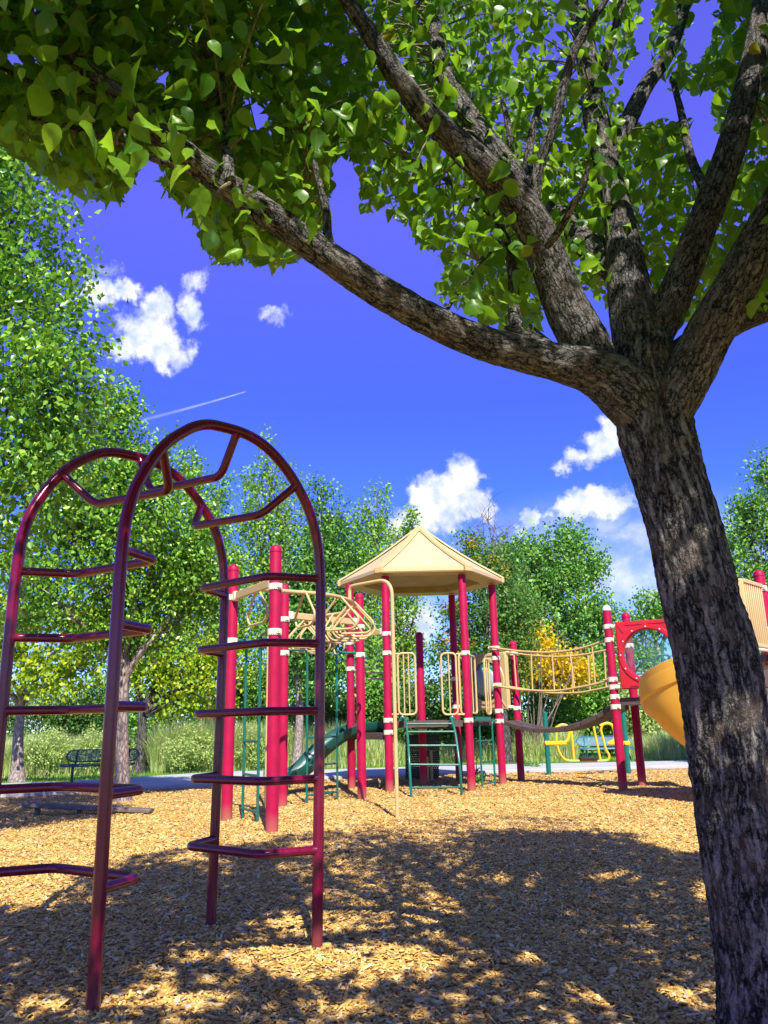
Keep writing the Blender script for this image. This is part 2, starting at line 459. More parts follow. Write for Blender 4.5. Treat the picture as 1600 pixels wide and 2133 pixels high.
M['leaf_sage'] = leafmat('sage_leaf', [(0, (.28, .42, .10)), (.6, (.46, .60, .17)), (1, (.62, .66, .26))], (.5, .64, .18), .38, .6)
M['blade'] = leafmat('tall_grass_blade', [(0, (.34, .50, .12)), (.5, (.56, .70, .24)), (.8, (.74, .76, .36)), (1, (.72, .58, .36))], (.7, .8, .28), .45, .8)
M['lawn_blade'] = leafmat('lawn_blade', [(0, (.07, .22, .02)), (.6, (.14, .34, .03)), (1, (.28, .42, .06))], (.3, .6, .05), .35, .5)


def furrowed(name, light, dark, scale=1.0, bump=1.0, dist=.015, plates=0.0):
    m, g, b = newmat(name)
    a = g.new('ShaderNodeAttribute'); a.attribute_name = 'surf'; v = a.outputs['Vector']
    wv = g.v('ADD', v, g.v('SCALE', g.v('SUBTRACT', g.noise(v, 9, 4, .6, color=True), (.5, .5, .5)), scale=.05))
    r1 = g.m('ABSOLUTE', g.m('SUBTRACT', g.noise(g.v('MULTIPLY', wv, (26 * scale, 26 * scale, 4.2 * scale)), 1, 4, .6), .5))
    r2 = g.m('ABSOLUTE', g.m('SUBTRACT', g.noise(g.v('MULTIPLY', wv, (60 * scale, 60 * scale, 16 * scale)), 1, 4, .6), .5))
    r3 = g.m('ABSOLUTE', g.m('SUBTRACT', g.noise(g.v('MULTIPLY', wv, (30 * scale, 30 * scale, 60 * scale)), 1, 3, .6), .5))
    fine = g.noise(v, 150, 6, .7)
    h = g.m('ADD', g.m('ADD', g.map(r1, .0, .16, 0, .62), g.map(r2, 0, .14, 0, .26)), g.m('ADD', g.map(r3, 0, .07, 0, .14), g.m('MULTIPLY', fine, .25)))
    if plates:
        w2 = g.v('ADD', v, g.v('SCALE', g.v('SUBTRACT', g.noise(v, 22, 4, .65, color=True), (.5, .5, .5)), scale=.045))
        e1 = g.map(g.voro(g.v('MULTIPLY', w2, (58, 58, 20)), 1, 'DISTANCE_TO_EDGE'), 0, .13, 0, 1)
        e2 = g.map(g.voro(g.v('MULTIPLY', w2, (70, 70, 84)), 1, 'DISTANCE_TO_EDGE'), 0, .07, .45, 1)
        pl = g.m('MULTIPLY', e1, e2)
        h = g.m('ADD', g.m('MULTIPLY', h, 1 - plates), g.m('MULTIPLY', pl, plates * 1.1))
    c = g.mix(g.map(h, .42, 1.02, 0, 1), dark, light)
    big = g.noise(v, 6, 4, .6)
    c = g.mix(g.map(big, .50, .68, 0, .55), c, [light[0] * .62, light[1] * .50, light[2] * .40])
    c = g.mix(g.map(g.noise(v, 16, 4, .6), .55, .75, 0, .35), c, [light[0] * 1.05, light[1] * 1.1, light[2] * 1.0])
    g.l.new(c, b.inputs['Base Color']); b.inputs['Roughness'].default_value = .9; b.inputs['Specular IOR Level'].default_value = .2
    g.l.new(g.bump(h, bump, dist), b.inputs['Normal']); return m


def bark(name, light=(.30, .25, .21), dark=(.035, .028, .025), sx=34, sz=9, bump=1.0, dist=.012):
    m, g, b = newmat(name)
    a = g.new('ShaderNodeAttribute'); a.attribute_name = 'surf'; v = a.outputs['Vector']
    wv = g.v('ADD', v, g.v('SCALE', g.v('SUBTRACT', g.noise(v, 14, 4, .6, color=True), (.5, .5, .5)), scale=.03))
    q = g.v('MULTIPLY', wv, (sx, sx, sz))
    e = g.voro(q, 1, 'DISTANCE_TO_EDGE'); ridge = g.map(e, 0.02, .26, 0, 1)
    q2 = g.v('MULTIPLY', wv, (sx * 1.1, sx * 1.1, sz * 4.2)); e2 = g.map(g.voro(q2, 1, 'DISTANCE_TO_EDGE'), .0, .12, 0, 1)
    fine = g.noise(v, 120, 6, .7); big = g.noise(v, 7, 3, .5)
    h = g.m('ADD', g.m('MULTIPLY', ridge, .7), g.m('ADD', g.m('MULTIPLY', e2, .22), g.m('MULTIPLY', fine, .35)))
    c = g.mix(g.map(h, .25, 1.0, 0, 1), dark, light)
    c = g.mix(g.map(big, .52, .72, 0, .6), c, [light[0] * .75, light[1] * .52, light[2] * .36])
    c = g.mix(g.map(fine, .35, .7, .35, 0), c, dark)
    g.l.new(c, b.inputs['Base Color']); b.inputs['Roughness'].default_value = .85; b.inputs['Specular IOR Level'].default_value = .25
    g.l.new(g.bump(h, bump, dist), b.inputs['Normal']); return m


M['bark'] = furrowed('furrowed_bark', (.285, .265, .245), (.007, .008, .008), 1.15, 1.0, .016, .15)
M['bark_limb'] = furrowed('limb_bark', (.27, .255, .245), (.008, .009, .009), 1.6, 1.0, .010, .34)
M['bark_far'] = bark('far_bark', (.26, .22, .18), (.07, .055, .045), 20, 8, .6, .01)
M['bark_pale'] = bark('pale_bark', (.50, .42, .36), (.12, .09, .08), 22, 7, .6, .01)
M['twig'] = bark('twig_bark', (.30, .25, .17), (.1, .08, .05), 60, 20, .2, .002)


def chipmat():
    m, g, b = newmat('wood_chip'); ge = g.geo(); o = g.tc('Object')
    c = g.ramp(ge.outputs['Random Per Island'], [(0, (.20, .10, .025)), (.12, (.48, .25, .055)), (.45, (.70, .40, .085)), (.8, (.82, .53, .15)), (.95, (.88, .68, .32)), (1, (.45, .40, .34))])
    n = g.noise(g.v('MULTIPLY', o, (1, 1, 1)), 90, 3, .6)
    c = g.mix(g.map(n, .35, .7, .35, 0), c, (.25, .14, .05))
    g.l.new(c, b.inputs['Base Color']); b.inputs['Roughness'].default_value = .75; b.inputs['Specular IOR Level'].default_value = .25
    return m


def chipground():
    m, g, b = newmat('wood_chip_bed'); o = g.tc('Object')
    wv = g.v('ADD', o, g.v('SCALE', g.noise(o, 9, 3, color=True), scale=.06))
    vc = g.voro(g.v('MULTIPLY', wv, (1, 1.9, 1)), 24, 'F1', 'Color'); vd = g.voro(g.v('MULTIPLY', wv, (1, 1.9, 1)), 24, 'F1', 'Distance')
    vc2 = g.voro(g.v('MULTIPLY', wv, (1.8, 1, 1)), 30, 'F1', 'Color'); vd2 = g.voro(g.v('MULTIPLY', wv, (1.8, 1, 1)), 30, 'F1', 'Distance')
    s1 = g.new('ShaderNodeSeparateColor'); g.put(s1.inputs[0], vc); s2 = g.new('ShaderNodeSeparateColor'); g.put(s2.inputs[0], vc2)
    pick = g.m('GREATER_THAN', g.noise(wv, 40, 2), .5)
    r = g.m('ADD', g.m('MULTIPLY', pick, s1.outputs[0]), g.m('MULTIPLY', g.m('SUBTRACT', 1, pick), s2.outputs[0]))
    d = g.m('ADD', g.m('MULTIPLY', pick, vd), g.m('MULTIPLY', g.m('SUBTRACT', 1, pick), vd2))
    c = g.ramp(r, [(0, (.28, .15, .04)), (.25, (.62, .35, .08)), (.65, (.80, .50, .125)), (.93, (.86, .64, .3)), (1, (.40, .32, .24))])
    c = g.mix(g.map(d, .35, .75, 0, .75), c, (.16, .085, .03))
    big = g.noise(o, .55, 4, .6); c = g.mix(g.map(big, .42, .62, 0, .30), c, (.50, .33, .15))
    # grey, weathered chips along the far edge of the bed
    sp_ = g.new('ShaderNodeSeparateXYZ'); g.put(sp_.inputs[0], o)
    far = g.m('ADD', sp_.outputs[1], g.m('MULTIPLY', g.noise(o, .9, 4), 2.6))
    far = g.m('SUBTRACT', far, g.m('MULTIPLY', sp_.outputs[0], .28))
    c = g.mix(g.map(far, 18.2, 19.8, 0, .75), c, (.36, .27, .19))
    g.l.new(c, b.inputs['Base Color']); b.inputs['Roughness'].default_value = .85; b.inputs['Specular IOR Level'].default_value = .2
    hh = g.m('SUBTRACT', g.m('MULTIPLY', r, .6), d)
    g.l.new(g.bump(hh, .9, .03), b.inputs['Normal']); return m


def lawnmat():
    m, g, b = newmat('lawn_turf'); o = g.tc('Object')
    n = g.noise(o, .35, 5, .6); n2 = g.noise(o, 12, 5, .7)
    c = g.mix(g.map(n, .35, .65, 0, 1), (.13, .30, .035), (.22, .36, .06))
    c = g.mix(g.map(n2, .35, .7, 0, .55), c, (.06, .16, .02))
    far = g.noise(o, .12, 4); c = g.mix(g.map(far, .52, .62, 0, .6), c, (.40, .33, .17))
    g.l.new(c, b.inputs['Base Color']); b.inputs['Roughness'].default_value = .9; b.inputs['Specular IOR Level'].default_value = .15
    g.l.new(g.bump(n2, .8, .05), b.inputs['Normal']); return m


M['chip'] = chipmat(); M['chipbed'] = chipground(); M['lawn'] = lawnmat()


def roofmat():
    m, g, b = newmat('scalloped_roof_plastic')
    a = g.new('ShaderNodeAttribute'); a.attribute_name = 'surf'; s = g.new('ShaderNodeSeparateXYZ'); g.put(s.inputs[0], a.outputs['Vector'])
    row = g.m('MULTIPLY', s.outputs[1], 1 / .12); fr = g.m('FRACT', row); ri = g.m('FLOOR', row)
    u = g.m('SUBTRACT', g.m('FRACT', g.m('ADD', g.m('MULTIPLY', s.outputs[0], 1 / .17), g.m('MULTIPLY', g.m('MODULO', ri, 2), .5))), .5)
    e = g.m('SUBTRACT', fr, g.m('MULTIPLY', g.m('MULTIPLY', u, u), 2.2))
    h = g.m('FRACT', g.m('ADD', e, 2.0))
    o = g.tc('Object'); n = g.noise(o, 5, 5, .6)
    c = g.mix(g.map(n, .3, .7, 0, 1), (.55, .42, .19), (.62, .49, .24))
    c = g.mix(g.map(g.noise(g.v('MULTIPLY', o, (5, 5, 1)), 4, 4), .55, .8, 0, .18), c, (.50, .38, .20)); c = g.mix(g.map(h, 0, .14, .16, 0), c, (.45, .30, .12))
    g.l.new(c, b.inputs['Base Color']); b.inputs['Roughness'].default_value = .45
    g.l.new(g.bump(g.map(h, 0, .3, 0, 1), .8, .02), b.inputs['Normal']); return m


M['roof'] = roofmat()


def glassmat():
    m, g, b = newmat('clear_window'); o = g.tc('Object')
    b.inputs['Base Color'].default_value = (.75, .85, .85, 1); b.inputs['Roughness'].default_value = .12
    t = g.new('ShaderNodeBsdfTransparent'); t.inputs[0].default_value = (.88, .95, .95, 1); mx = g.new('ShaderNodeMixShader')
    g.l.new(g.map(g.noise(o, 6, 5, .6), .45, .85, .01, .06), mx.inputs[0])
    g.l.new(t.outputs[0], mx.inputs[1]); g.l.new(b.outputs[0], mx.inputs[2]); g.l.new(mx.outputs[0], g.n['Material Output'].inputs[0]); return m


M['glass'] = glassmat()

# ------------------------------------------------------------------ setting: ground, path
def grid_mesh(x0, x1, y0, y1, nx, ny, zf):
    X, Y = np.meshgrid(np.linspace(x0, x1, nx), np.linspace(y0, y1, ny)); P = np.stack([X.ravel(), Y.ravel()], 1)
    Z = zf(P); V = np.column_stack([P, Z])
    i = np.arange(nx * ny).reshape(ny, nx)
    Fc = np.stack([i[:-1, :-1], i[:-1, 1:], i[1:, 1:], i[1:, :-1]], -1).reshape(-1, 4)
    return V, Fc


def sheet(name, V, Fc, mat, smooth=True):
    me = bpy.data.meshes.new(name); me.from_pydata(V.tolist(), [], Fc.tolist()); me.materials.append(mat)
    if smooth: me.polygons.foreach_set('use_smooth', [True] * len(me.polygons))
    o = bpy.data.objects.new(name, me); link(o); o['kind'] = 'structure'; return o


def chipz(P):
    P3 = np.column_stack([P, np.zeros(len(P))])
    return .030 + .030 * fbm(P3 * .8, 3, 3) + .014 * fbm(P3 * 5, 3, 5)


# near edge of the path, as seen along the far side of the chips
NEAR = [(-700, 1702), (-150, 1672), (0, 1664), (150, 1656), (300, 1648), (450, 1640), (560, 1634), (700, 1627), (850, 1621), (1000, 1615), (1150, 1610), (1300, 1606), (1450, 1602), (1700, 1598), (2300, 1594)]
NEARP = np.array([gnd(*p)[:2] for p in NEAR])
FARP = np.array([gnd(*p, .10)[:2] for p in [(-700, 1647), (-150, 1640), (0, 1632), (150, 1626), (300, 1617), (450, 1608), (560, 1605), (700, 1602), (850, 1597), (1000, 1593), (1150, 1590), (1300, 1587), (1450, 1584), (1700, 1581), (2300, 1576)]])
V, Fc = grid_mesh(-600, 600, -300, 1200, 40, 50, lambda P: np.full(len(P), -.045))
sheet('ground', V, Fc, M['lawn'])
Vx, Fx = grid_mesh(-16, 16, -3, 24, 640, 540, chipz)
yk = np.interp(Vx[:, 0], NEARP[:, 0], NEARP[:, 1])
keep = Vx[:, 1] <= yk + .06
Vx[:, 1] = np.minimum(Vx[:, 1], yk + .06)
Fx = Fx[keep[Fx].any(1)]
sheet('wood_chip_ground', Vx, Fx, M['chipbed'])
# path slab with a rounded kerb face towards the chips
def densify(P, n=6): return np.array([p for p in smooth([np.array([*q, 0]) for q in P], n)])[:, :2]
Na, Fb = densify(NEARP), densify(FARP)
PZ = .10
rows = [np.column_stack([Na, np.full(len(Na), -.05)]), np.column_stack([Na, np.full(len(Na), PZ - .015)]), np.column_stack([Na + [0, .02], np.full(len(Na), PZ)]),
        np.column_stack([Na + [0, .17], np.full(len(Na), PZ)])]
kv = np.concatenate(rows); n_ = len(Na)
kf = np.array([(r * n_ + i, r * n_ + i + 1, (r + 1) * n_ + i + 1, (r + 1) * n_ + i) for r in range(3) for i in range(n_ - 1)])
sheet('kerb', kv, kf, M['concrete'], False)


def pathmat():
    m, g, b = newmat('path_concrete'); o = g.tc('Object')
    n = g.noise(o, 1.2, 6, .6); n2 = g.noise(o, 30, 5, .7)
    c = g.mix(g.map(n, .3, .7, 0, 1), (.36, .37, .38), (.45, .45, .44)); c = g.mix(g.map(n2, .4, .75, 0, .3), c, (.38, .37, .35))
    s = g.new('ShaderNodeSeparateXYZ'); g.put(s.inputs[0], o)
    j = g.m('ABSOLUTE', g.m('SUBTRACT', g.m('FRACT', g.m('MULTIPLY', g.m('ADD', s.outputs[0], g.m('MULTIPLY', s.outputs[1], .15)), 1 / 2.4)), .5))
    c = g.mix(g.map(j, 0, .006, .7, 0), c, (.2, .19, .18))
    g.l.new(c, b.inputs['Base Color']); b.inputs['Roughness'].default_value = .85; return m


M['path'] = pathmat()
pv = np.concatenate([np.column_stack([Na + [0, .17], np.full(n_, PZ)]), np.column_stack([Fb, np.full(n_, PZ)]), np.column_stack([Fb + [0, .02], np.full(n_, -.05)])])
pf = np.array([(r * n_ + i, r * n_ + i + 1, (r + 1) * n_ + i + 1, (r + 1) * n_ + i) for r in range(2) for i in range(n_ - 1)])
sheet('path', pv, pf, M['path'], False)

# loose chips: real little blocks, larger share close to the camera
def chips():
    zones = [(2.1, 4.2, 40000, .9), (4.2, 6.5, 52000, .9), (6.5, 9.5, 64000, .88), (9.5, 13.5, 60000, .95), (13.5, 19.5, 40000, 1.1)]
    T = np.array([(x * (1 - .25 * (z > 0)), y * (1 - .12 * (z > 0)), z) for z in (-.5, .5) for x, y in ((-1, -.8), (.9, -1), (1, .8), (-.8, 1))], float) * .5
    T[:, 2] *= 2
    tm = [(4, 5, 6, 7), (0, 1, 5, 4), (1, 2, 6, 5), (2, 3, 7, 6), (3, 0, 4, 7)]
    out = []
    for y0, y1, n, k in zones:
        y = np.sqrt(rng.uniform(y0 ** 2, y1 ** 2, n)); x = rng.uniform(-1, 1, n) * (y * .60 + .7)
        ok = y < np.interp(x, NEARP[:, 0], NEARP[:, 1]) - .02
        x, y = x[ok], y[ok]; n = len(x)
        P = np.column_stack([x, y]); z = chipz(P) + rng.uniform(-.004, .016, n) * k ** .3
        L = rng.lognormal(math.log(.036), .45, n) * k; Wd = rng.lognormal(math.log(.0125), .4, n) * k; Th = rng.uniform(.003, .007, n) * k ** .7
        yaw = rng.uniform(0, 2 * math.pi, n); tl = rng.normal(0, .28, n); rl = rng.normal(0, .35, n)
        X = np.column_stack([np.cos(yaw) * np.cos(tl), np.sin(yaw) * np.cos(tl), np.sin(tl)])
        Y0 = np.column_stack([-np.sin(yaw), np.cos(yaw), np.zeros(n)]); Z0 = np.cross(X, Y0)
        Y = Y0 * np.cos(rl)[:, None] + Z0 * np.sin(rl)[:, None]; Z = np.cross(X, Y)
        V = np.column_stack([P, z])[:, None, :] + T[None, :, 0:1] * (X * L[:, None])[:, None, :] + T[None, :, 1:2] * (Y * Wd[:, None])[:, None, :] + T[None, :, 2:3] * (Z * Th[:, None])[:, None, :]
        out.append(V.reshape(-1, 3))
    V = np.concatenate(out)
    o = np_mesh('wood_chips', V, 4, len(V) // 8, tm, M['chip']); o['kind'] = 'stuff'


chips()

# ------------------------------------------------------------------ arch climber in front
def onplane(px, py, p, n):
    d = ray(px, py); o = np.array([0, 0, CZ]); t = np.dot(p - o, n) / np.dot(d, n); return o + d * t


def arch_climber():
    NL, NR = gnd(192, 2120), gnd(660, 1985)
    u = NR - NL; L = np.linalg.norm(u); u /= L; n = np.array([-u[1], u[0], 0]); SEP = .885 * n - .09 * u
    root = thing('arch_climber', 'dark maroon arched tube climber with bowed rungs, nearest the camera under the tree', 'climber', (NL + NR + SEP) / 2)
    prof = [(0, -.03), (-.005, 1.0), (-.005, 2.0), (.005, 2.22), (.04, 2.38), (.08, 2.47), (.15, 2.60), (.235, 2.71), (.38, 2.825), (.48, 2.865), (.67, 2.875),
            (.80, 2.86), (.92, 2.81), (1.02, 2.74), (1.11, 2.655), (1.23, 2.50), (1.30, 2.30), (1.325, 2.06), (1.315, 1.23), (1.295, -.03)]
    prof = [(a, z) for a, z in prof]
    up = np.array([0, 0, 1.])
    R = .031
    for s_, off in ((0, np.zeros(3)), (1, SEP)):
        pts = [NL + off + u * ((a - .65) * (1.055 if s_ else 1) + .65 - (.03 if s_ else 0)) + up * (z + (.03 if s_ and z > 2.1 else 0)) for a, z in prof]
        arc = fillet(pts, .12, 4)
        MB().tube(arc, R, 16).build('side_rail', M['maroon'], root)
    def prof_u(z, right):
        pts = [(a, zz) for a, zz in prof]
        if not right: q = pts[:11]; return float(np.interp(z, [p[1] for p in q], [p[0] for p in q]))
        q = pts[10:][::-1]; return float(np.interp(z, [p[1] for p in q], [p[0] for p in q]))
    r2 = .0245
    def rung(ua, za, inward, depth):
        a = NL + u * ua + up * za; b = NL + SEP + u * ((ua - .65) * 1.055 + .62) + up * (za + (.03 if za > 2.1 else 0)); e = SEP / np.linalg.norm(SEP)
        inw = inward * depth
        pts = [a, a + inw + e * .13, b + inw - e * .13, b]
        q = fillet([pts[0], pts[0] + (pts[1] - pts[0]) * .22, *pts[1:3], pts[3] + (pts[2] - pts[3]) * .22, pts[3]], .06, 5); rr = [r2] * len(q); rr[0] = rr[-1] = r2 * 1.3
        MB().tube(q, rr, 12).build('rung', M['maroon'], root)
    # vertical sides: rung heights read off the photograph
    for py in (1770, 1622, 1480, 1340, 1205):
        z = onplane(664, py, NR, n)[2]; rung(prof_u(z, True), z, -u, .29)
    for py in (1850, 1655, 1470, 1297, 1140):
        z = onplane(226, py, NL, n)[2]; rung(prof_u(z, False), z, u, .28)
    # three rungs under the arch, hanging inwards
    for ua, za, d in ((.19, 2.655, u * .62 - up * .78), (.67, 2.86, -up), (1.12, 2.63, -u * .62 - up * .78)):
        rung(ua, za, d, .24)


arch_climber()

# ------------------------------------------------------------------ play structure
hexc = np.array([.72, 16.15]); HR = 1.45
HX = [hexc + HR * np.array([math.cos(a), math.sin(a)]) for a in np.radians([240, 300, 0, 60, 120, 180])]     # A B C D E L
PS = thing('play_structure', 'big red, cream and green play structure with a hexagonal cream roof, bridge and slides', 'playground', (hexc[0], hexc[1], 0))
PR = .074


def post(x, y, top, clamp_px=(), mat='red_post', cap='red_post', r=PR, px_x=None):
    c = (x, y, 0); b = MB().lathe([(r, -.05), (r, top - .05), (r * .985, top - .045)], c, 20).build('post', M[mat], PS)
    if cap:
        prof = [(r * 1.06, top - .062), (r * 1.07, top - .045), (r * 1.0, top - .03)] + [(r * math.cos(t), top - .03 + r * .9 * math.sin(t)) for t in np.linspace(.15, 1.5, 7)] + [(.001, top - .03 + r * .9)]
        MB().lathe(prof, c, 20).build('post_cap', M[cap], b)
    for z in clamp_px:
        zz = z if z < 10 else at(px_x if px_x else proj((x, y, 1.5))[0][0], z, y)[2]
        clamp(b, x, y, zz, r)
    return b


def clamp(parent, x, y, z, r=PR):
    rr = r + .014
    m = MB().lathe([(r + .002, z - .04), (rr, z - .032), (rr, z + .032), (r + .002, z + .036)], (x, y, 0), 40, zig=((0, 1), -.014))
    d = -np.array([x, y]) / math.hypot(x, y); p = np.array([x, y, z]) + np.array([*d, 0]) * rr
    s_ = np.array([-d[1], d[0], 0])
    m.box(p + s_ * .045, s_ * .028, np.array([*d, 0]) * .008, (0, 0, .026), .004)
    m.lathe([(.011, 0), (.011, .008), (.006, .012), (.0, .012)], p + s_ * .045 + np.array([*d, 0]) * .007, 8, ax=(*d, 0))
    m.build('clamp', M['clamp'], parent)


post(-2.13, 11.01, 3.38, (1245, 1335), px_x=478)
post(-1.36, 9.73, 3.36, (1222, 1316), px_x=570)
post(-1.61, 12.57, 3.36, (1290, 1360), px_x=593)
post(-.46, 13.76, 3.38, (1306, 1364), px_x=748)
A, B, Cc, D, E_, Lp = [tuple(map(float, h)) for h in HX]
RZ = 3.93                        # eave height
Lp = (-.72, 15.75)
post(*A, RZ + .02, (1320, 1360, 1500, 1525), cap=None, px_x=809)
post(*B, RZ + .02, (1360, 1500), cap=None, px_x=968)
post(*Cc, RZ + .02, (1350, 1371, 1427, 1481, 1502), cap=None, px_x=1023)
post(*D, RZ + .02, (1414, 1472), cap=None, px_x=940)
post(*E_, RZ + .02, (1347, 1420), cap=None, px_x=800)
post(*Lp, RZ + .02, (1339, 1393, 1527), cap=None, px_x=735)
post(.66, 16.3, 2.96, (1521,), px_x=880)
b1085 = (2.67, 17.05); post(*b1085, at(1070, 1338, 17.05)[2], (1361, 1475), px_x=1073, cap='red_post')
b1298 = (3.91, 14.13); post(*b1298, at(1262, 1265, 14.13)[2], (1305, 1333, 1415, 1431, 1451, 1472), px_x=1275, cap='silver')
b1335 = (4.50, 15.0); post(*b1335, 3.1, (1345,), px_x=1305)
P5 = (5.36, 13.3); post(*P5, 3.1, (2.6,))
P6 = (5.47, 11.55); post(*P6, at(1588, 1192, 11.55)[2], (1226, 1313), px_x=1592)
P7 = (4.62, 10.98); post(*P7, 3.1, (2.9,))
P8 = (6.3, 12.6); post(*P8, 3.3, (2.6,))

# roof: hexagonal pyramid with ridge caps, fascia and recessed soffit
def roof():
    RR = 1.66; apex = at(868, 1099, hexc[1] + .0)[2]; c = np.array([*hexc, 0])
    ang = np.radians([240, 300, 0, 60, 120, 180]); dirs = [np.array([math.cos(a), math.sin(a), 0]) for a in ang]
    ez = RZ; lip = .105; up = np.array([0, 0, 1.])
    ev = [c + d * RR + up * (ez + lip) for d in dirs]; ap = c + up * apex
    m = MB()
    for i in range(6):
        a, b = ev[i], ev[(i + 1) % 6]; L = np.linalg.norm(b - a); mid = (a + b) / 2; H_ = np.linalg.norm(ap - mid)
        n = 5
        t0 = c + (a - c) * .0 + up * 0
        # slightly bellied panel, cut below the tip
        rows = []
        for k in range(n + 1):
            t = k / n * .97; sag = -.05 * math.sin(math.pi * t)
            rows.append((a + (ap - a) * t + up * sag, b + (ap - b) * t + up * sag, t))
        V = []; co = []
        for p, q, t in rows:
            V += [p, q]; co += [(-L / 2 * (1 - t), t * H_, 0), (L / 2 * (1 - t), t * H_, 0)]
        m.add(V, [(2 * k, 2 * k + 1, 2 * k + 3, 2 * k + 2) for k in range(n)], co)
    r = m.build('roof', M['roof'], PS, smooth=False)
    f = MB()
    prof = [(RR - .05, ez), (RR + .005, ez + .006), (RR + .022, ez + .03), (RR + .016, ez + lip - .01), (RR - .03, ez + lip + .02)]
    V = [c + d * pr + up * z for pr, z in prof for d in dirs]
    f.add(V, [(k * 6 + i, k * 6 + (i + 1) % 6, (k + 1) * 6 + (i + 1) % 6, (k + 1) * 6 + i) for k in range(len(prof) - 1) for i in range(6)])
    f.build('fascia', M['cream'], r, auto=25)
    for i in range(6):
        a = ev[i]; k = MB(); pts = []
        for t in np.linspace(-.012, .985, 7): pts.append(a + (ap - a) * t + up * (-.05 * math.sin(math.pi * max(0, t)) + .012))
        d = dirs[i]; side = np.cross(d, up)
        V = []
        for q in pts:
            for s_, h in ((-.075, -.012), (-.055, .03), (.055, .03), (.075, -.012)): V.append(q + side * s_ + up * h)
        Fq = [(j * 4 + e, j * 4 + e + 1, j * 4 + e + 5, j * 4 + e + 4) for j in range(6) for e in range(3)] + [(0, 1, 2, 3)]
        k.add(V, Fq)
        k.box(a + d * .012 - up * .045, side * .085, d * .03, up * .062, .012)
        k.build('ridge_cap', M['cream'], r, auto=35)
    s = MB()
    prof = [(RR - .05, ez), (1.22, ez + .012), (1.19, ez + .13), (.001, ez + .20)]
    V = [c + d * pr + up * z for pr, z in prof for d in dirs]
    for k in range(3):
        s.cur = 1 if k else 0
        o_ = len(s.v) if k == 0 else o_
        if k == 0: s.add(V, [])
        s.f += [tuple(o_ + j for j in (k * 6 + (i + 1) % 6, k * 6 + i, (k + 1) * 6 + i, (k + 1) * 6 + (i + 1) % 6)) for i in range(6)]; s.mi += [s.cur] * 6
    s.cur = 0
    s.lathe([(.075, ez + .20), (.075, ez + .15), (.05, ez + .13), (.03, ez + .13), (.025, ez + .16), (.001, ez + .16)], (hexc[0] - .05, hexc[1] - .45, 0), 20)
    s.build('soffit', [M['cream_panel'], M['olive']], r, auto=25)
    k = MB(); k.lathe([(.09, apex - .05), (.06, apex + .0), (.02, apex + .035), (.001, apex + .04)], c, 12); k.build('finial', M['cream'], r)


roof()

DZ = 1.25; DL = 1.05
def deck():
    m = MB(); c = np.array([*hexc, 0])
    r = HR - .03
    def slab(pts, z, th, name):
        q = MB(); n = len(pts)
        V = [(*p, z) for p in pts] + [(*p, z - .008) for p in pts] + [(*p, z - th) for p in pts]
        V[:n] = [tuple(np.array(v) + (np.array([*np.mean(pts, 0), 0]) - np.array([v[0], v[1], 0])) * .012) for v in V[:n]]
        Fq = [tuple(range(n)), tuple(2 * n + i for i in range(n - 1, -1, -1))] + [(k * n + i, (k + 1) * n + i, (k + 1) * n + (i + 1) % n, k * n + (i + 1) % n) for k in range(2) for i in range(n)]
        q.add(V, Fq)
        for i in range(n):           # bolts along the edge
            a, b = np.array(pts[i]), np.array(pts[(i + 1) % n]); d = (b - a) / np.linalg.norm(b - a); nn = np.array([d[1], -d[0]])
            for t in (.2, .4, .6, .8):
                p = a + (b - a) * t; q.lathe([(.014, 0), (.014, .008), (.0, .012)], (*p, z - th / 2), 8, ax=(*nn, 0))
        return q.build(name, M['deck'], PS, smooth=False)
    hx = [np.array(p) for p in (A, B, Cc, D, E_)]
    inner = [hexc + (p - hexc) * .955 for p in hx]
    mid = [np.array([.05, 17.2]), np.array([-.02, 15.3])]
    slab(inner, DZ, .12, 'deck')
    slab([np.array([A[0] - .07, A[1] + .05]), np.array([A[0] - .03, 16.0]), np.array([E_[0] - .09, E_[1] - .05]), np.array([Lp[0] + .02, 16.6]), np.array([Lp[0] + .06, Lp[1] - .05])], DL, .12, 'deck')
    # right-hand decks
    q5 = [np.array(b1298), np.array(P5), np.array([5.6, 14.5]), np.array(b1335)]
    slab([p + (np.mean(q5, 0) - p) * .09 for p in q5], 1.55, .12, 'deck')
    q6 = [np.array(P7), np.array(P6), np.array(P8), np.array([5.3, 12.6])]
    slab([p + (np.mean(q6, 0) - p) * .04 for p in q6], 2.06, .13, 'deck')
    m = MB(); pA = at(1590, 1415, 11.5); m.box(pA, (.06, 0, 0), (0, .15, 0), (0, 0, .12), .01); m.bar((P6[0], P6[1], 1.95), pA, .05, .05); m.build('deck_bracket', M['deck'], PS)


deck()

# ---- barrier loops
def loop_rail(pts_px, Y, bars_px, r=.017):
    (x0, x1, y0, y1) = pts_px
    Ya, Yb = Y if hasattr(Y, '__len__') else (Y, Y)
    a, b, c_, d = at(x0, y0, Ya), at(x1, y0, Yb), at(x1, y1, Yb), at(x0, y1, Ya)
    b[2] = a[2]; d = np.array([a[0], a[1], d[2]]); c_ = np.array([b[0], b[1], d[2]])
    pts = fillet([a, b, c_, d], .09, 5, True)
    root = MB().tube(pts, r, 10, closed=True).build('guard_rail', M['cream'], PS)
    m = MB()
    for t in bars_px: m.tube([a + (b - a) * t, d + (c_ - d) * t], r * .62, 8)
    if bars_px: m.build('guard_bars', M['cream'], root)
    # lugs to the nearest post
    return root


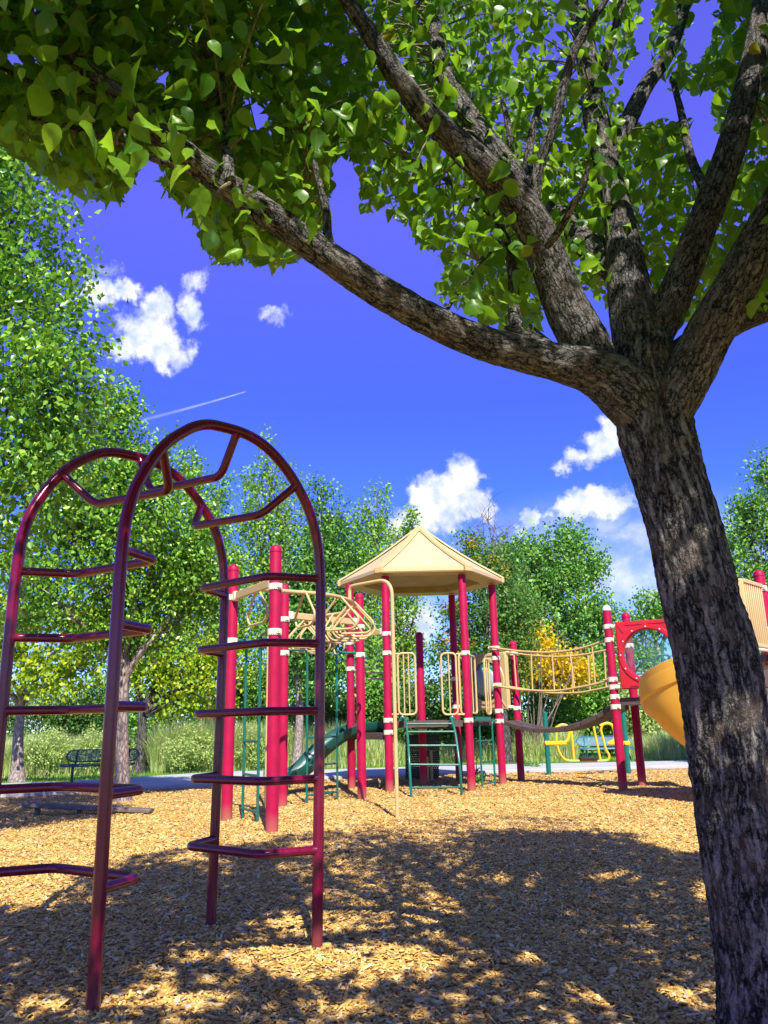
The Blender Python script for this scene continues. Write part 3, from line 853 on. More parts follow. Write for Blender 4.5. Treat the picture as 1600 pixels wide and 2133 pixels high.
yA = A[1] - .02
loop_rail((828, 864, 1361, 1489), (yA, yA + .02), (.33, .62), .02)
loop_rail((918, 949, 1361, 1489), (yA + .02, yA), (.5,), .02)
loop_rail((955, 975, 1361, 1489), (yA, yA + .12), (), .02)
loop_rail((976, 988, 1364, 1486), (15.1, 15.55), (.4,), .019)
loop_rail((1008, 1017, 1372, 1488), (15.75, 16.0), (.5,), .019)
for p in ((817, 1362), (817, 1488)): MB().tube([at(p[0] - 3, p[1], A[1]), at(p[0] + 14, p[1], A[1] - .02)], .017, 8).build('rail_lug', M['cream'], PS)
for p in ((956, 1362), (956, 1488)): MB().tube([at(p[0] - 6, p[1], B[1]), at(p[0] + 14, p[1], B[1] - .02)], .017, 8).build('rail_lug', M['cream'], PS)
# far side rails: between E and L, and a thin pair behind the deck
a, b = at(760, 1400, 15.9), at(800, 1402, 17.2); c_, d = at(800, 1413, 17.2), at(760, 1415, 15.9)
MB().tube(fillet([a, b, c_, d], .05, 4), .018, 8).build('guard_rail', M['cream'], PS)
m = MB()
for x0, x1 in ((872, 868), (878, 884)): m.tube(smooth([at(x0 + 6, 1398, 18), at(x0, 1440, 18.1), at(x1, 1503, 18.2)], 5), .015, 8)
m.build('stair_handrail', M['cream'], PS)

# ---- ladder arch climber between the front posts
def front_ladder():
    zl = [1508, 1525, 1553.5, 1593, 1640]
    L = [at(838, 1497, 14.85), at(845, 1500, 14.62), at(849, 1530, 14.42), at(853, 1590, 14.12), gnd(857, 1663) + [0, 0, -.03]]
    Rr = [at(942, 1497, 14.85), at(941, 1500, 14.62), at(949, 1530, 14.42), at(958, 1600, 14.16), gnd(962, 1658) + [0, 0, -.03]]
    root = MB().tube(smooth(L, 8), .023, 12).build('ladder', M['green'], PS)
    MB().tube(smooth(Rr, 8), .023, 12).build('ladder_rail', M['green'], root)
    Ls, Rs = smooth(L, 30), smooth(Rr, 30)
    for py in zl:
        pl = min(Ls, key=lambda p: abs(proj(p)[1][0] - py)); pr = min(Rs, key=lambda p: abs(proj(p)[1][0] - (py - 1)))
        MB().tube([pl, pr], .018, 10).build('rung', M['green'], root)
    for p in (L[0], Rr[0]): MB().lathe([(.05, -.03), (.05, .03), (.03, .04), (.0, .04)], p, 14, ax=(0, -1, 0)).build('mount_plate', M['green'], root)


front_ladder()

def side_ladder(l, r, rungs, top, tops, rad=.019):
    """green ladder: feet l, r on the ground, rails rise to z=top and bend to the posts"""
    root = None
    for p, t in ((l, tops[0]), (r, tops[1])):
        pts = fillet([p + np.array([0, 0, -.03]), np.array([p[0], p[1], top]), np.array(t)], .08, 5)
        o = MB().tube(pts, rad, 10).build('ladder' if root is None else 'ladder_rail', M['green'], PS if root is None else root)
        root = root or o
    for z in rungs: MB().tube([np.array([*l[:2], z]), np.array([*r[:2], z])], rad * .9, 10).build('rung', M['green'], root)


side_ladder(gnd(505, 1713), gnd(536, 1722), (1.02, .60, .17), 2.36, ((-2.08, 11.0, 2.35), (-1.42, 9.8, 2.35)))
side_ladder(gnd(639, 1680), gnd(703, 1671), (1.02, .60, .16), 2.38, ((-1.55, 12.62, 2.35), (-.52, 13.72, 2.38)))
side_ladder(at(1005, 1643, 15.4) * [1, 1, 0], at(1032, 1641, 15.85) * [1, 1, 0], (.86, .48, .10), 1.21, ((1.5, 15.0, 1.22), (2.1, 16.05, 1.22)))
m = MB(); m.bar(at(990, 1497, 15.1), at(1022, 1497, 15.75), .02, .07); m.build('mount_plate', M['green'], PS)

# ---- overhead loop ladders
def overhead():
    up = np.array([0, 0, 1.])
    p470, p567, p590, p750 = [np.array(q) for q in ((-2.13, 11.01, 2.95), (-1.36, 9.73, 2.93), (-1.61, 12.57, 2.9), (-.46, 13.76, 2.9))]
    pL, pA = np.array([Lp[0], Lp[1], 2.85]), np.array([A[0], A[1], 2.88])
    def beam(a, b):
        d = (b - a) / np.linalg.norm(b - a)
        q = MB().bar(a + d * .08, b - d * .08, .05, .105, bev=.008).build('overhead_beam', M['cream'], PS)
        for e, s_ in ((a, 1), (b, -1)): MB().bar(e + d * s_ * .07, e + d * s_ * .17, .075, .13, bev=.012).build('beam_socket', M['clamp'], q)
    beam(p470, p567); beam(p590, p750); beam(pL, pA)
    def run(ctrl, name, ts, drop=.46, half=.33):
        sp_ = smooth(ctrl, 10)
        root = MB().tube(sp_, .028, 12).build(name, M['cream'], PS)
        N = len(sp_)
        for t in ts:
            i = min(N - 2, int(t * (N - 1))); p = sp_[i]; d = sp_[i + 1] - sp_[i]; d /= np.linalg.norm(d); s_ = np.cross(d, up); s_ /= np.linalg.norm(s_)
            pts = fillet([p + s_ * .03, p + s_ * half - up * (drop * .72), p + s_ * (half * .72) - up * drop, p - s_ * (half * .72) - up * drop, p - s_ * half - up * (drop * .72), p - s_ * .03], .09, 5)
            MB().tube(pts, .0165, 10).build('hand_loop', M['cream'], root)
    z = 2.96
    run([(-1.76, 10.38, z), (-1.25, 10.72, z), (-.80, 11.05, z), (-.52, 11.65, z), (-.50, 12.35, z), (-.72, 12.95, z), (-1.03, 13.2, z)], 'overhead_rail', (.04, .22, .40, .54, .64, .73, .81, .90))
    run([(-1.03, 13.25, z), (-1.35, 13.7, z), (-1.5, 14.25, z), (-1.35, 14.8, z), (-.95, 15.15, z), (-.45, 15.3, z)], 'overhead_rail', (.10, .24, .38, .52, .66, .82))


overhead()

def pole(base, top, hook, name='slide_pole'):
    b = np.array(base, float); h = np.array(hook, float)
    pts = [b + [0, 0, -.03], np.array([b[0], b[1], top]), np.array([h[0], h[1], top]), h]
    MB().tube(fillet(pts, .26, 9), .026, 14).build(name, M['cream'], PS)


pole(gnd(828, 1707), at(818, 1205, 11.02)[2], (-.53, 11.6, 2.97))
pole((-1.84, 12.5, 0), 2.62, (-1.62, 12.55, 2.60))

# ---- wavy green slide to the left
def chute(path, wid, wall, th, mat, name, nseg=9, bank=None):
    P = smooth(path, 8); N = len(P); V = []; up = np.array([0, 0, 1.])
    prof = []
    for k in range(nseg + 1):
        a = math.pi * k / nseg; prof.append((-math.cos(a) * wid / 2, wall * (1 - math.sin(a) ** .7)))
    outer = [(x * (1 + 2 * th / wid), z - th * (.2 + .8 * math.sin(math.pi * i / nseg))) for i, (x, z) in enumerate(prof)]
    ring = prof + outer[::-1]; K = len(ring)
    for i in range(N):
        d = P[min(i + 1, N - 1)] - P[max(i - 1, 0)]; d /= np.linalg.norm(d); s_ = np.cross(d, up); s_ /= np.linalg.norm(s_); n = np.cross(s_, d)
        for x, z in ring: V.append(P[i] + s_ * x + n * z)
    Fq = [(i * K + k, i * K + (k + 1) % K, (i + 1) * K + (k + 1) % K, (i + 1) * K + k) for i in range(N - 1) for k in range(K)]
    Fq += [tuple(range(K)), tuple((N - 1) * K + k for k in range(K - 1, -1, -1))]
    return MB().add(V, Fq).build(name, mat, PS, auto=50), P


ch, P = chute([(.0, 15.95, 1.04), (-.55, 15.75, 1.02), (-.90, 15.55, .90), (-1.22, 15.36, .66), (-1.52, 15.18, .36), (-1.85, 15.02, .22), (-2.2, 14.9, .21)], .54, .21, .035, M['slide_green'], 'straight_slide')
m = MB()
for px, py, Y in ((600, 1655, 14.95),): m.tube([gnd(603, 1664) + [0, 0, -.02], (-1.85, 15.0, .2)], .02, 8)
m.build('slide_support', M['black'], ch)
# ---- perforated steps behind the deck
def steps():
    root = None
    for i, (z, y) in enumerate(((.95, 17.55), (.62, 17.85), (.30, 18.15))):
        q = MB(); c = np.array([.70, y, z]); q.box(c, (.36, 0, 0), (0, .17, 0), (0, 0, .02), .008)
        q.box(c + [0, -.17, -.15], (.36, 0, 0), (0, .012, 0), (0, 0, .15), .004)
        o = q.build('transfer_step', M['perf_black'], PS)
    q = MB(); a = at(888, 1590, 17.4); q.box((a[0], 17.4, .25), (.05, 0, 0), (0, .03, 0), (0, 0, .27), .01); q.tube([(a[0] + .11, 17.5, -.02), (a[0] + .11, 17.5, .95)], .03, 10)
    q.build('step_leg', M['cream'], PS)


steps()

# ---- moulded panels with round windows
def panel(c0, c1, z0, z1, mat, name, rad, window, bub=False, th=.045):
    c0, c1 = np.array([*c0, 0.]), np.array([*c1, 0.]); d = c1 - c0; Wd = np.linalg.norm(d); d /= Wd; up = np.array([0, 0, 1.]); n = np.array([d[1], -d[0], 0]);
    if n[1] > 0: n = -n
    mid = (c0 + c1) / 2; zc = (z0 + z1) / 2; Hh = (z1 - z0) / 2; hw = Wd / 2
    Pp = lambda x, z, k: mid + d * x + up * (zc + z) + n * k
    m = MB(); K = 48; V = []; Fq = []
    def sq(a, hw_, hh_):
        c_, s_ = math.cos(a), math.sin(a); t = min(hw_ / max(abs(c_), 1e-6), hh_ / max(abs(s_), 1e-6)); return c_ * t, s_ * t
    rings = [('s', hw, Hh, -th), ('s', hw, Hh, th * .7), ('s', hw - .02, Hh - .02, th), ('c', rad + .09, 0, th), ('c', rad + .075, 0, th + .018), ('c', rad + .02, 0, th + .018), ('c', rad, 0, th * .6), ('c', rad, 0, -th)]
    for kind, a1, a2, k in rings:
        for i in range(K):
            a = 2 * math.pi * (i + .5) / K
            x, z = sq(a, a1, a2) if kind == 's' else (a1 * math.cos(a), a1 * math.sin(a))
            V.append(Pp(x, z, k))
    R_ = len(rings)
    for r_ in range(R_):
        for i in range(K):
            Fq.append((r_ * K + i, r_ * K + (i + 1) % K, ((r_ + 1) % R_) * K + (i + 1) % K, ((r_ + 1) % R_) * K + i))
    m.add(V, Fq)
    for sx in (-1, 1):            # raised ribs in the corners
        for sz in (-1, 1):
            m.bar(Pp(sx * (hw - .06), sz * (Hh - .06), th + .004), Pp(sx * (rad * .80 + .05), sz * (rad * .80 + .05), th + .004), .022, .014, n)
            m.bar(Pp(sx * .05, sz * (Hh - .055), th + .004), Pp(sx * (hw - .17), sz * (Hh - .055), th + .004), .018, .014, n)
    p = m.build(name, M[mat], PS, auto=30)
    w = MB()
    if bub:
        prof = [(rad + .0, .0)] + [(rad * math.cos(t), rad * .35 * math.sin(t)) for t in np.linspace(.1, 1.5, 8)] + [(.001, rad * .35)]
        w.lathe(prof, mid + up * zc, 40, ax=n)
    else: w.lathe([(rad + .01, -.006), (rad + .01, .006), (.001, .006)], mid + up * zc, 40, ax=n); w.lathe([(rad + .01, -.007), (.001, -.007)], mid + up * zc, 40, ax=n)
    w.build('window', window, p)
    if bub: MB().lathe([(rad * .74, rad * .24)] + [(rad * .74 * math.cos(t), rad * .24 + rad * .20 * math.sin(t)) for t in np.linspace(.1, 1.5, 8)] + [(.001, rad * .44)], mid + up * zc, 36, ax=n).build('window_lens', M['lens'], p)
    for i in range(12):
        b_ = MB()
        a = 2 * math.pi * i / 12; b_.lathe([(.016, 0), (.014, .01), (.0, .014)], Pp((rad + (.045 if not bub else -.06)) * math.cos(a), (rad + (.045 if not bub else -.06)) * math.sin(a), th + (.018 if not bub else .03)), 8, ax=n)
        b_.build('bolt', M['bolt'], p)
    return p


c1 = at(1058, 1415, 16.95); c0 = at(976, 1415, 17.75)
bp = panel(c0[:2], c1[:2], at(1058, 1478, 16.95)[2], at(1058, 1357, 16.95)[2], 'cream_panel', 'activity_panel', .40, M['green'], True)
r0 = at(1288, 1365, 14.0); r1 = at(1418, 1365, 13.5)
panel(r0[:2], r1[:2], at(1290, 1436, 14.0)[2], at(1286, 1297, 14.0)[2], 'red_panel', 'window_panel', .415, M['glass'])
for py in (1305, 1431): MB().bar(at(1272, py, 14.1), at(1292, py, 14.0), .05, .06, bev=.01).build('panel_clip', M['clamp'], PS)
MB().bar(at(1058, 1472, 16.95), at(1072, 1473, 17.05), .05, .06, bev=.01).build('panel_clip', M['clamp'], PS)

# ---- sagging bridge
def bridge():
    a0, a1 = np.array(Cc), np.array(b1298); f0, f1 = np.array(b1085), np.array(b1335)
    zt = lambda t: 1.25 + (1.50 - 1.25) * t - 4 * .30 * t * (1 - t)
    N = 7; root = None
    ts = np.linspace(.03, .97, N + 1)
    for i in range(N):
        t0, t1 = ts[i] + .004, ts[i + 1] - .004
        def e(t):
            n_ = a0 + (a1 - a0) * t; f_ = f0 + (f1 - f0) * t; v = f_ - n_
            return n_ + v * .09, n_ + v * .92
        (n0, q0), (n1, q1) = e(t0), e(t1); z0, z1 = zt(t0), zt(t1)
        V = [(*n0, z0), (*n1, z1), (*q1, z1), (*q0, z0)]
        V = V + [(x, y, z - .012) for x, y, z in V] + [(x, y, z - .085) for x, y, z in V]
        c = np.mean(np.array(V[:4]), 0)
        V[:4] = [tuple(np.array(v) + (c - np.array(v)) * .03) for v in V[:4]]
        Fq = [(0, 1, 2, 3), (11, 10, 9, 8)] + [(k * 4 + j, k * 4 + 4 + j, k * 4 + 4 + (j + 1) % 4, k * 4 + (j + 1) % 4) for k in range(2) for j in range(4)]
        o = MB().add(V, Fq).build('bridge' if root is None else 'plank', M['deck'], PS if root is None else root, smooth=False)
        root = root or o
    Yn = lambda px, pa, pb, ya, yb: ya + (yb - ya) * (px - pa) / (pb - pa)
    def line(pts, ya, yb, r=.021):
        pa, pb = pts[0][0], pts[-1][0]; P_ = smooth([at(x, y, Yn(x, pa, pb, ya, yb)) for x, y in pts], 6)
        MB().tube(P_, r, 10).build('handrail', M['cream'], root); return P_
    nu = line([(1020, 1348), (1055, 1353), (1090, 1357), (1142, 1359), (1187, 1355), (1226, 1346), (1268, 1331)], 16.08, 14.2)
    nl = line([(1030, 1428), (1060, 1433), (1090, 1437), (1155, 1439), (1204, 1432), (1240, 1425), (1276, 1415)], 16.08, 14.2)
    fu = line([(1054, 1359), (1080, 1362), (1106, 1365), (1155, 1368), (1207, 1365), (1259, 1355), (1305, 1344)], 16.98, 15.05)
    fl = line([(1060, 1430), (1076, 1433), (1142, 1443), (1203, 1443), (1240, 1437), (1268, 1431), (1308, 1422)], 16.98, 15.05)
    for u_, l_, xs in ((nu, nl, (1108, 1149, 1188, 1230)), (fu, fl, (1068, 1190, 1224, 1262))):
        for x in xs:
            p = min(u_, key=lambda q: abs(proj(q)[0][0] - x)); q_ = min(l_, key=lambda q: math.hypot(q[0] - p[0], q[1] - p[1]))
            MB().tube([p, q_], .015, 8).build('baluster', M['cream'], root)
    m = MB()
    for (x, y, Y) in ((1022, 1350, 16.1), (1032, 1429, 16.1), (1056, 1360, 17.0), (1268, 1333, 14.2), (1275, 1416, 14.2)): m.lathe([(.035, -.04), (.04, 0), (.035, .04), (.0, .042)], at(x, y, Y), 10, ax=(1, -.6, 0))
    m.build('rail_socket', M['clamp'], root)


bridge()

# ---- spiral slide: open chute turning round a hidden column
def spiral():
    ax = np.array([4.98, 12.30]); V = []; up = np.array([0, 0, 1.]); N = 44
    Rin, Rout = .42, 1.09; K = 13
    # cross-section from inner rim through the rounded floor up to the tall outer wall (radius, height) plus rolled rim
    sec = [(Rin, .26), (Rin + .01, .12), (Rin + .10, .02), (Rin + .25, 0), (Rout - .30, .02), (Rout - .12, .10), (Rout - .035, .24), (Rout, .42), (Rout, .46)]
    rim = [(Rout + .045, .47), (Rout + .05, .44), (Rout + .05, .30), (Rout + .02, .285)]
    out = [(Rout - .01, .20), (Rout - .09, .06), (Rout - .30, -.04), (Rin + .2, -.05), (Rin + .04, 0), (Rin - .05, .12), (Rin - .05, .25)]
    ring = sec + rim + out; K = len(ring)
    th0, th1 = math.radians(262), math.radians(-65)          # turns clockwise, seen from above
    z0, z1 = 1.78, .12
    for i in range(N):
        t = i / (N - 1); th = th0 + (th1 - th0) * t; z = z0 + (z1 - z0) * t
        for r_, h in ring: V.append((ax[0] + r_ * math.cos(th), ax[1] + r_ * math.sin(th), z + h))
    Fq = [(i * K + k, i * K + (k + 1) % K, (i + 1) * K + (k + 1) % K, (i + 1) * K + k) for i in range(N - 1) for k in range(K)]
    Fq += [tuple(range(K)), tuple((N - 1) * K + k for k in range(K - 1, -1, -1))]
    s = MB().add(V, Fq).build('spiral_slide', M['slide_yellow'], PS, auto=35)
    # moulded outer shell of the turn: rolled rim on top, bellied wall, lower edge dropping towards the exit
    q = MB(); n = 30; V = []; deg = np.linspace(266, 128, n)
    rimz = np.interp(deg[::-1], [128, 150, 180, 215, 250, 270, 290], [1.50, 1.60, 1.72, 1.90, 2.10, 2.18, 2.22])[::-1]
    botz = np.interp(deg[::-1], [128, 150, 180, 200, 225, 250, 275, 290], [1.30, 1.25, 1.14, .96, .68, .46, .33, .30])[::-1]
    for d_, zr, zb in zip(np.radians(deg), rimz, botz):
        hgt = zr - zb
        pr = [(Rout + .0, zr - .02), (Rout + .02, zr + .01), (Rout + .055, zr), (Rout + .065, zr - .05), (Rout + .06, zr - .22), (Rout + .035, zr - .25), (Rout + .035, zr - .25 - (hgt - .25) * .25), (Rout + .015, zr - .25 - (hgt - .25) * .5), (Rout - .03, zr - .25 - (hgt - .25) * .75), (Rout - .10, zb + .02), (Rout - .12, zb), (Rout - .10, zb + .06), (Rout - .03, zr - .25 - (hgt - .25) * .6), (Rout + .005, zr - .25)]
        V += [(ax[0] + r_ * math.cos(d_), ax[1] + r_ * math.sin(d_), z_) for r_, z_ in pr]
    K = 14
    q.add(V, [(i * K + k, i * K + (k + 1) % K, (i + 1) * K + (k + 1) % K, (i + 1) * K + k) for i in range(n - 1) for k in range(K)] + [tuple(range(K)), tuple((n - 1) * K + k for k in range(K - 1, -1, -1))])
    q.build('slide_wall', M['slide_yellow'], s, auto=35)
    MB().lathe([(.09, -.03), (.09, 2.5), (.05, 2.55), (.0, 2.55)], (*ax, 0), 18).build('slide_column', M['red_post'], s)


spiral()

# ---- ribbed guard panels of the tall deck
def ribbed():
    a = at(1547, 1205, 10.9); b = at(1583, 1224, 11.5); z1 = a[2]; z0 = at(1568, 1347, 10.9)[2]
    a = np.array([a[0], a[1], 0]); b = np.array([5.42, 11.42, 0]); up = np.array([0, 0, 1.])
    m = MB(); n = 9; d = (b - a); L = np.linalg.norm(d); d /= L; nn = np.array([d[1], -d[0], 0])
    m.bar(a + up * (z0 + .03), b + up * (z0 + .03), .05, .05, bev=.008); m.bar(a + up * (z1 - .03), b + up * (z1 - .03), .05, .06, bev=.008)
    for k in range(n):
        p = a + d * (L * (k + .5) / n); m.box(p + up * (z0 + z1) / 2, d * (L / n * .22), nn * .012, up * ((z1 - z0) / 2 - .05), .004)
    p = m.build('guard_panel', M['cream'], PS)
    c = np.array([P7[0] - .25, P7[1] + .12, 0]); dd = a - c; Ld = np.linalg.norm(dd); dd /= Ld
    q = MB(); q.box((a + c) / 2 + up * (z0 + z1) / 2, dd * (Ld / 2), np.array([dd[1], -dd[0], 0]) * .025, up * (z1 - z0) / 2, .012); q.build('guard_panel', M['cream_panel'], PS)
    h = MB(); h.tube(fillet([a + up * (z0 - .02), b + up * (z0 - .02)], .05), .022, 8); h.build('guard_foot_rail', M['clamp'], PS); h = MB()
    h.bar((5.40, 11.5, z1 - .1), (P6[0], P6[1], z1 - .1), .05, .06, bev=.01); h.build('rail_lug', M['clamp'], PS)


ribbed()
# green hoops of a climber on the far side, seen through the round window
m = MB(); Y = 14.75
m.tube(fillet([at(1365, 1440, Y), at(1365, 1364, Y), at(1396, 1364, Y), at(1396, 1440, Y)], .10, 6), .022, 10)
m.tube(fillet([at(1379, 1440, Y), at(1379, 1336, Y), at(1381, 1336, Y + .2), at(1381, 1440, Y + .2)], .05, 4), .022, 10)
climb = m.build('hoop_climber', M['green'], PS)
m = MB()
for x in (1365, 1396): p = at(x, 1440, Y); m.tube([p, (p[0], Y, 1.53)], .022, 10)
m.build('hoop_leg', M['green'], climb)

# ------------------------------------------------------------------ other equipment
def glider():
    y = 18.5; pl, pr = gnd(1144, 1618), gnd(1310, 1615); pl[1] = pr[1] = y
    pl[0], pr[0] = at(1144, 1618, y)[0], at(1310, 1615, y)[0]
    root = thing('seesaw_swing', 'low yellow hanging seat frame between two green posts, behind the sagging bridge', 'swing', ((pl[0] + pr[0]) / 2, y, 0))
    for p in (pl, pr):
        MB().lathe([(.055, -.05), (.055, 1.36), (.045, 1.39), (.001, 1.40)], (p[0], y, 0), 16).build('post', M['green'], root)
    q = lambda x, py: at(x, py, y)
    for sgn, xp, xa in ((1, 1137, 1180), (-1, 1308, 1268)):
        m = MB(); a, b = q(xp, 1548), q(xa, 1547); m.bar(a, b, .07, .085, bev=.012); m.bar(q(xp - 3 * sgn, 1548), q(xp + 9 * sgn, 1548), .14, .10, bev=.02); m.build('swing_arm', M['yellow'], root)
    f = MB()
    f.tube(smooth([q(1160, 1512), q(1159, 1540), q(1163, 1560), q(1170, 1575), q(1182, 1584), q(1215, 1585), q(1250, 1585), q(1266, 1583), q(1269, 1574), q(1262, 1560), q(1257, 1540), q(1252, 1520), q(1256, 1509)], 6), .026, 10)
    f.build('seat_frame', M['yellow'], root)
    for pts in ([q(1158, 1517), q(1170, 1510), q(1182, 1513), q(1186, 1525), q(1183, 1540), q(1175, 1549)], [q(1250, 1512), q(1262, 1507), q(1274, 1510), q(1280, 1525), q(1279, 1541), q(1266, 1549)]):
        MB().tube(smooth(pts, 6), .034, 10).build('handle', M['yellow'], root)
    for a, b in ((q(1190, 1517), q(1196, 1584)), (q(1236, 1511), q(1251, 1584))): MB().tube([a, b], .026, 10).build('upright', M['yellow'], root)
    MB().box((q(1208, 1580) + q(1244, 1580)) / 2, (.20, 0, 0), (0, .12, 0), (0, 0, .03), .012).build('seat', M['black'], root)


glider()


def bench(name, label, loc, rz, length, mat, frame, group):
    root = thing(name, label, 'bench', (0, 0, 0), group)
    # seat faces -Y
    def slab(prof, nm, x0, x1, rnd):
        m = MB(); n = 14; V = []; Fq = []
        nx = 26
        for i in range(nx + 1):
            t = -1 + 2 * i / nx; x = t * length / 2
            sh = 1.0
            ed = max(0, abs(t) - (1 - rnd / (length / 2))) / (rnd / (length / 2))
            sh = math.sqrt(max(.05, 1 - ed ** 2))
            c = np.mean(np.array(prof), 0)
            for (y, z) in prof: V.append((x, c[0] + (y - c[0]) * sh, c[1] + (z - c[1]) * sh))
        K = len(prof)
        Fq = [(i * K + k, i * K + k + 1, (i + 1) * K + k + 1, (i + 1) * K + k) for i in range(nx) for k in range(K - 1)]
        m.add(V, Fq); o = m.build(nm, M[mat], root)
        r_ = MB()
        rim = [V[i * K] for i in range(nx + 1)] + [V[(nx) * K + k] for k in range(1, K)] + [V[i * K + K - 1] for i in range(nx - 1, -1, -1)] + [V[k] for k in range(K - 2, 0, -1)]
        r_.tube(rim, .016, 8, closed=True); r_.build('rim', M[frame], o)
    slab([(-.30, .41), (-.26, .44), (-.05, .44), (.10, .44)], 'seat', 0, 0, .06)
    slab([(.13, .50), (.15, .58), (.20, .74), (.21, .79)], 'backrest', 0, 0, .16)
    for sx in (-1, 1):
        x = sx * length * .36; m = MB()
        m.tube([(x, -.02, -.02), (x, -.02, .42)], .030, 10); m.tube(fillet([(x, -.26, .41), (x, .13, .41), (x, .20, .78)], .08, 5), .022, 8); m.lathe([(.07, .0), (.07, .012), (.0, .012)], (x, -.02, .0), 12); m.build('leg', M[frame], root)
    root.scale = (1, 1, .86); root.location = loc; root.rotation_euler = (0, 0, rz)
    return root


M['dark_green'] = paint('dark_green_coat', (.006, .05, .038), .35, .15, .1, .05, 10)
M['blue_green'] = paint('blue_green_coat', (.02, .17, .20), .35, .15, .1, .05, 10)
bx = gnd(205, 1629, .10)
bench('park_bench', 'dark green perforated bench beside the slim pale tree trunk', (bx[0], bx[1], .10), .0, 1.62, 'perf_green', 'dark_green', 'benches along the path')
bx = gnd(1268, 1586, .08)
bench('park_bench', 'blue-green perforated bench behind the yellow seesaw swing', (bx[0], bx[1] + .2, .06), .0, 1.50, 'perf_blue', 'blue_green', 'benches along the path')


def beam():
    a, b = at(52, 1676, 12.25), at(316, 1689, 12.1); root = thing('balance_beam', 'low dark balance beam on three short legs, lying in tree shade', 'balance beam', ((a[0] + b[0]) / 2, 12.2, 0))
    MB().bar(a, b, .20, .06, bev=.012).build('beam', M['dark_beam'], root)
    for x in (80, 168, 273):
        t = (x - 52) / 264; p = a + (b - a) * t; MB().box((p[0], p[1], p[2] / 2 - .03), (.03, 0, 0), (0, .045, 0), (0, 0, p[2] / 2), .008).build('leg', M['dark_green'], root)


beam()

# ------------------------------------------------------------------ plants
LEAF4 = np.array([(0, 0, 0), (-.36, .45, .10), (0, 1, -.12), (.36, .45, .10)])
LEAF4F = [(0, 3, 2), (0, 2, 1)]
# broad pear leaf: rounded, pointed tip, folded along the midrib
_o = [(0, 0), (.22, .06), (.40, .22), (.44, .42), (.36, .64), (.20, .84), (.0, 1.06)]
LEAFB = np.array([(x, y, .16 * abs(x) + .05 * math.sin(y * 3) - .14 * y * y) for x, y in _o] + [(-x, y, .16 * abs(x) + .05 * math.sin(y * 3) - .14 * y * y) for x, y in _o[1:6]] + [(0, y, -.14 * y * y) for y in (.25, .5, .75)])
_L = [0, 7, 8, 9, 10, 11, 6]; _R = [0, 1, 2, 3, 4, 5, 6]; _mid = [0, 12, 12, 13, 13, 14, 6]
LEAFBF = []
for k in range(6):
    for S_, fl in ((_R, 0), (_L, 1)):
        q = [_mid[k], S_[k], S_[k + 1], _mid[k + 1]]
        q = [x for i, x in enumerate(q) if x not in q[:i]]
        if len(q) == 4: LEAFBF += [(q[0], q[1], q[2]), (q[0], q[2], q[3])] if not fl else [(q[0], q[2], q[1]), (q[0], q[3], q[2])]
        elif len(q) == 3: LEAFBF.append(tuple(q) if not fl else (q[0], q[2], q[1]))


def unit(v): return v / (np.linalg.norm(v, axis=-1, keepdims=True) + 1e-9)


def place_leaves(P, Ydir, size, tmpl, nrm_jit=1.0, up_bias=.35, rg=rng, vary=False):
    """leaf blades at P pointing along Ydir, blade normals scattered round the upright"""
    n = len(P); Y = unit(Ydir); N0 = rg.normal(0, nrm_jit, (n, 3)); N0[:, 2] += up_bias * 2
    X = unit(np.cross(Y, N0)); Z = np.cross(X, Y)
    s = np.broadcast_to(size, (n,))[:, None, None]; t = np.repeat(tmpl[None], n, 0) if vary else tmpl[None]
    if vary:
        t[:, :, 0] *= rg.uniform(.72, 1.08, n)[:, None]; t[:, :, 2] *= rg.uniform(.2, 2.6, n)[:, None]; t[:, :, 2] += (t[:, :, 1] ** 2) * rg.normal(-.10, .22, n)[:, None] + .035 * np.sin(t[:, :, 1] * 13 + rg.uniform(0, 6, n)[:, None]) * np.sign(t[:, :, 0])
        t[:, :, 0] += .10 * (t[:, :, 1] ** 2) * rg.normal(0, 1, n)[:, None]
    V = P[:, None, :] + s * (t[:, :, 0:1] * X[:, None] + t[:, :, 1:2] * Y[:, None] + t[:, :, 2:3] * Z[:, None])
    return V.reshape(-1, 3)


def limb_tube(m, p0, p1, r0, r1, wob=.06, seg=7, n=7, rg=random):
    p0, p1 = np.array(p0, float), np.array(p1, float); L = np.linalg.norm(p1 - p0); pts = []
    ph = [rg.uniform(0, 6.28) for _ in range(3)]
    for i in range(n + 1):
        t = i / n; w = wob * L * math.sin(math.pi * t)
        pts.append(p0 + (p1 - p0) * t + np.array([w * math.sin(ph[0] + 3 * t), w * math.sin(ph[1] + 3 * t), w * .5 * math.sin(ph[2] + 2 * t) + .12 * L * math.sin(math.pi * t) * .4]))
    m.tube(pts, [r0 + (r1 - r0) * (i / n) for i in range(n + 1)], seg)
    return pts


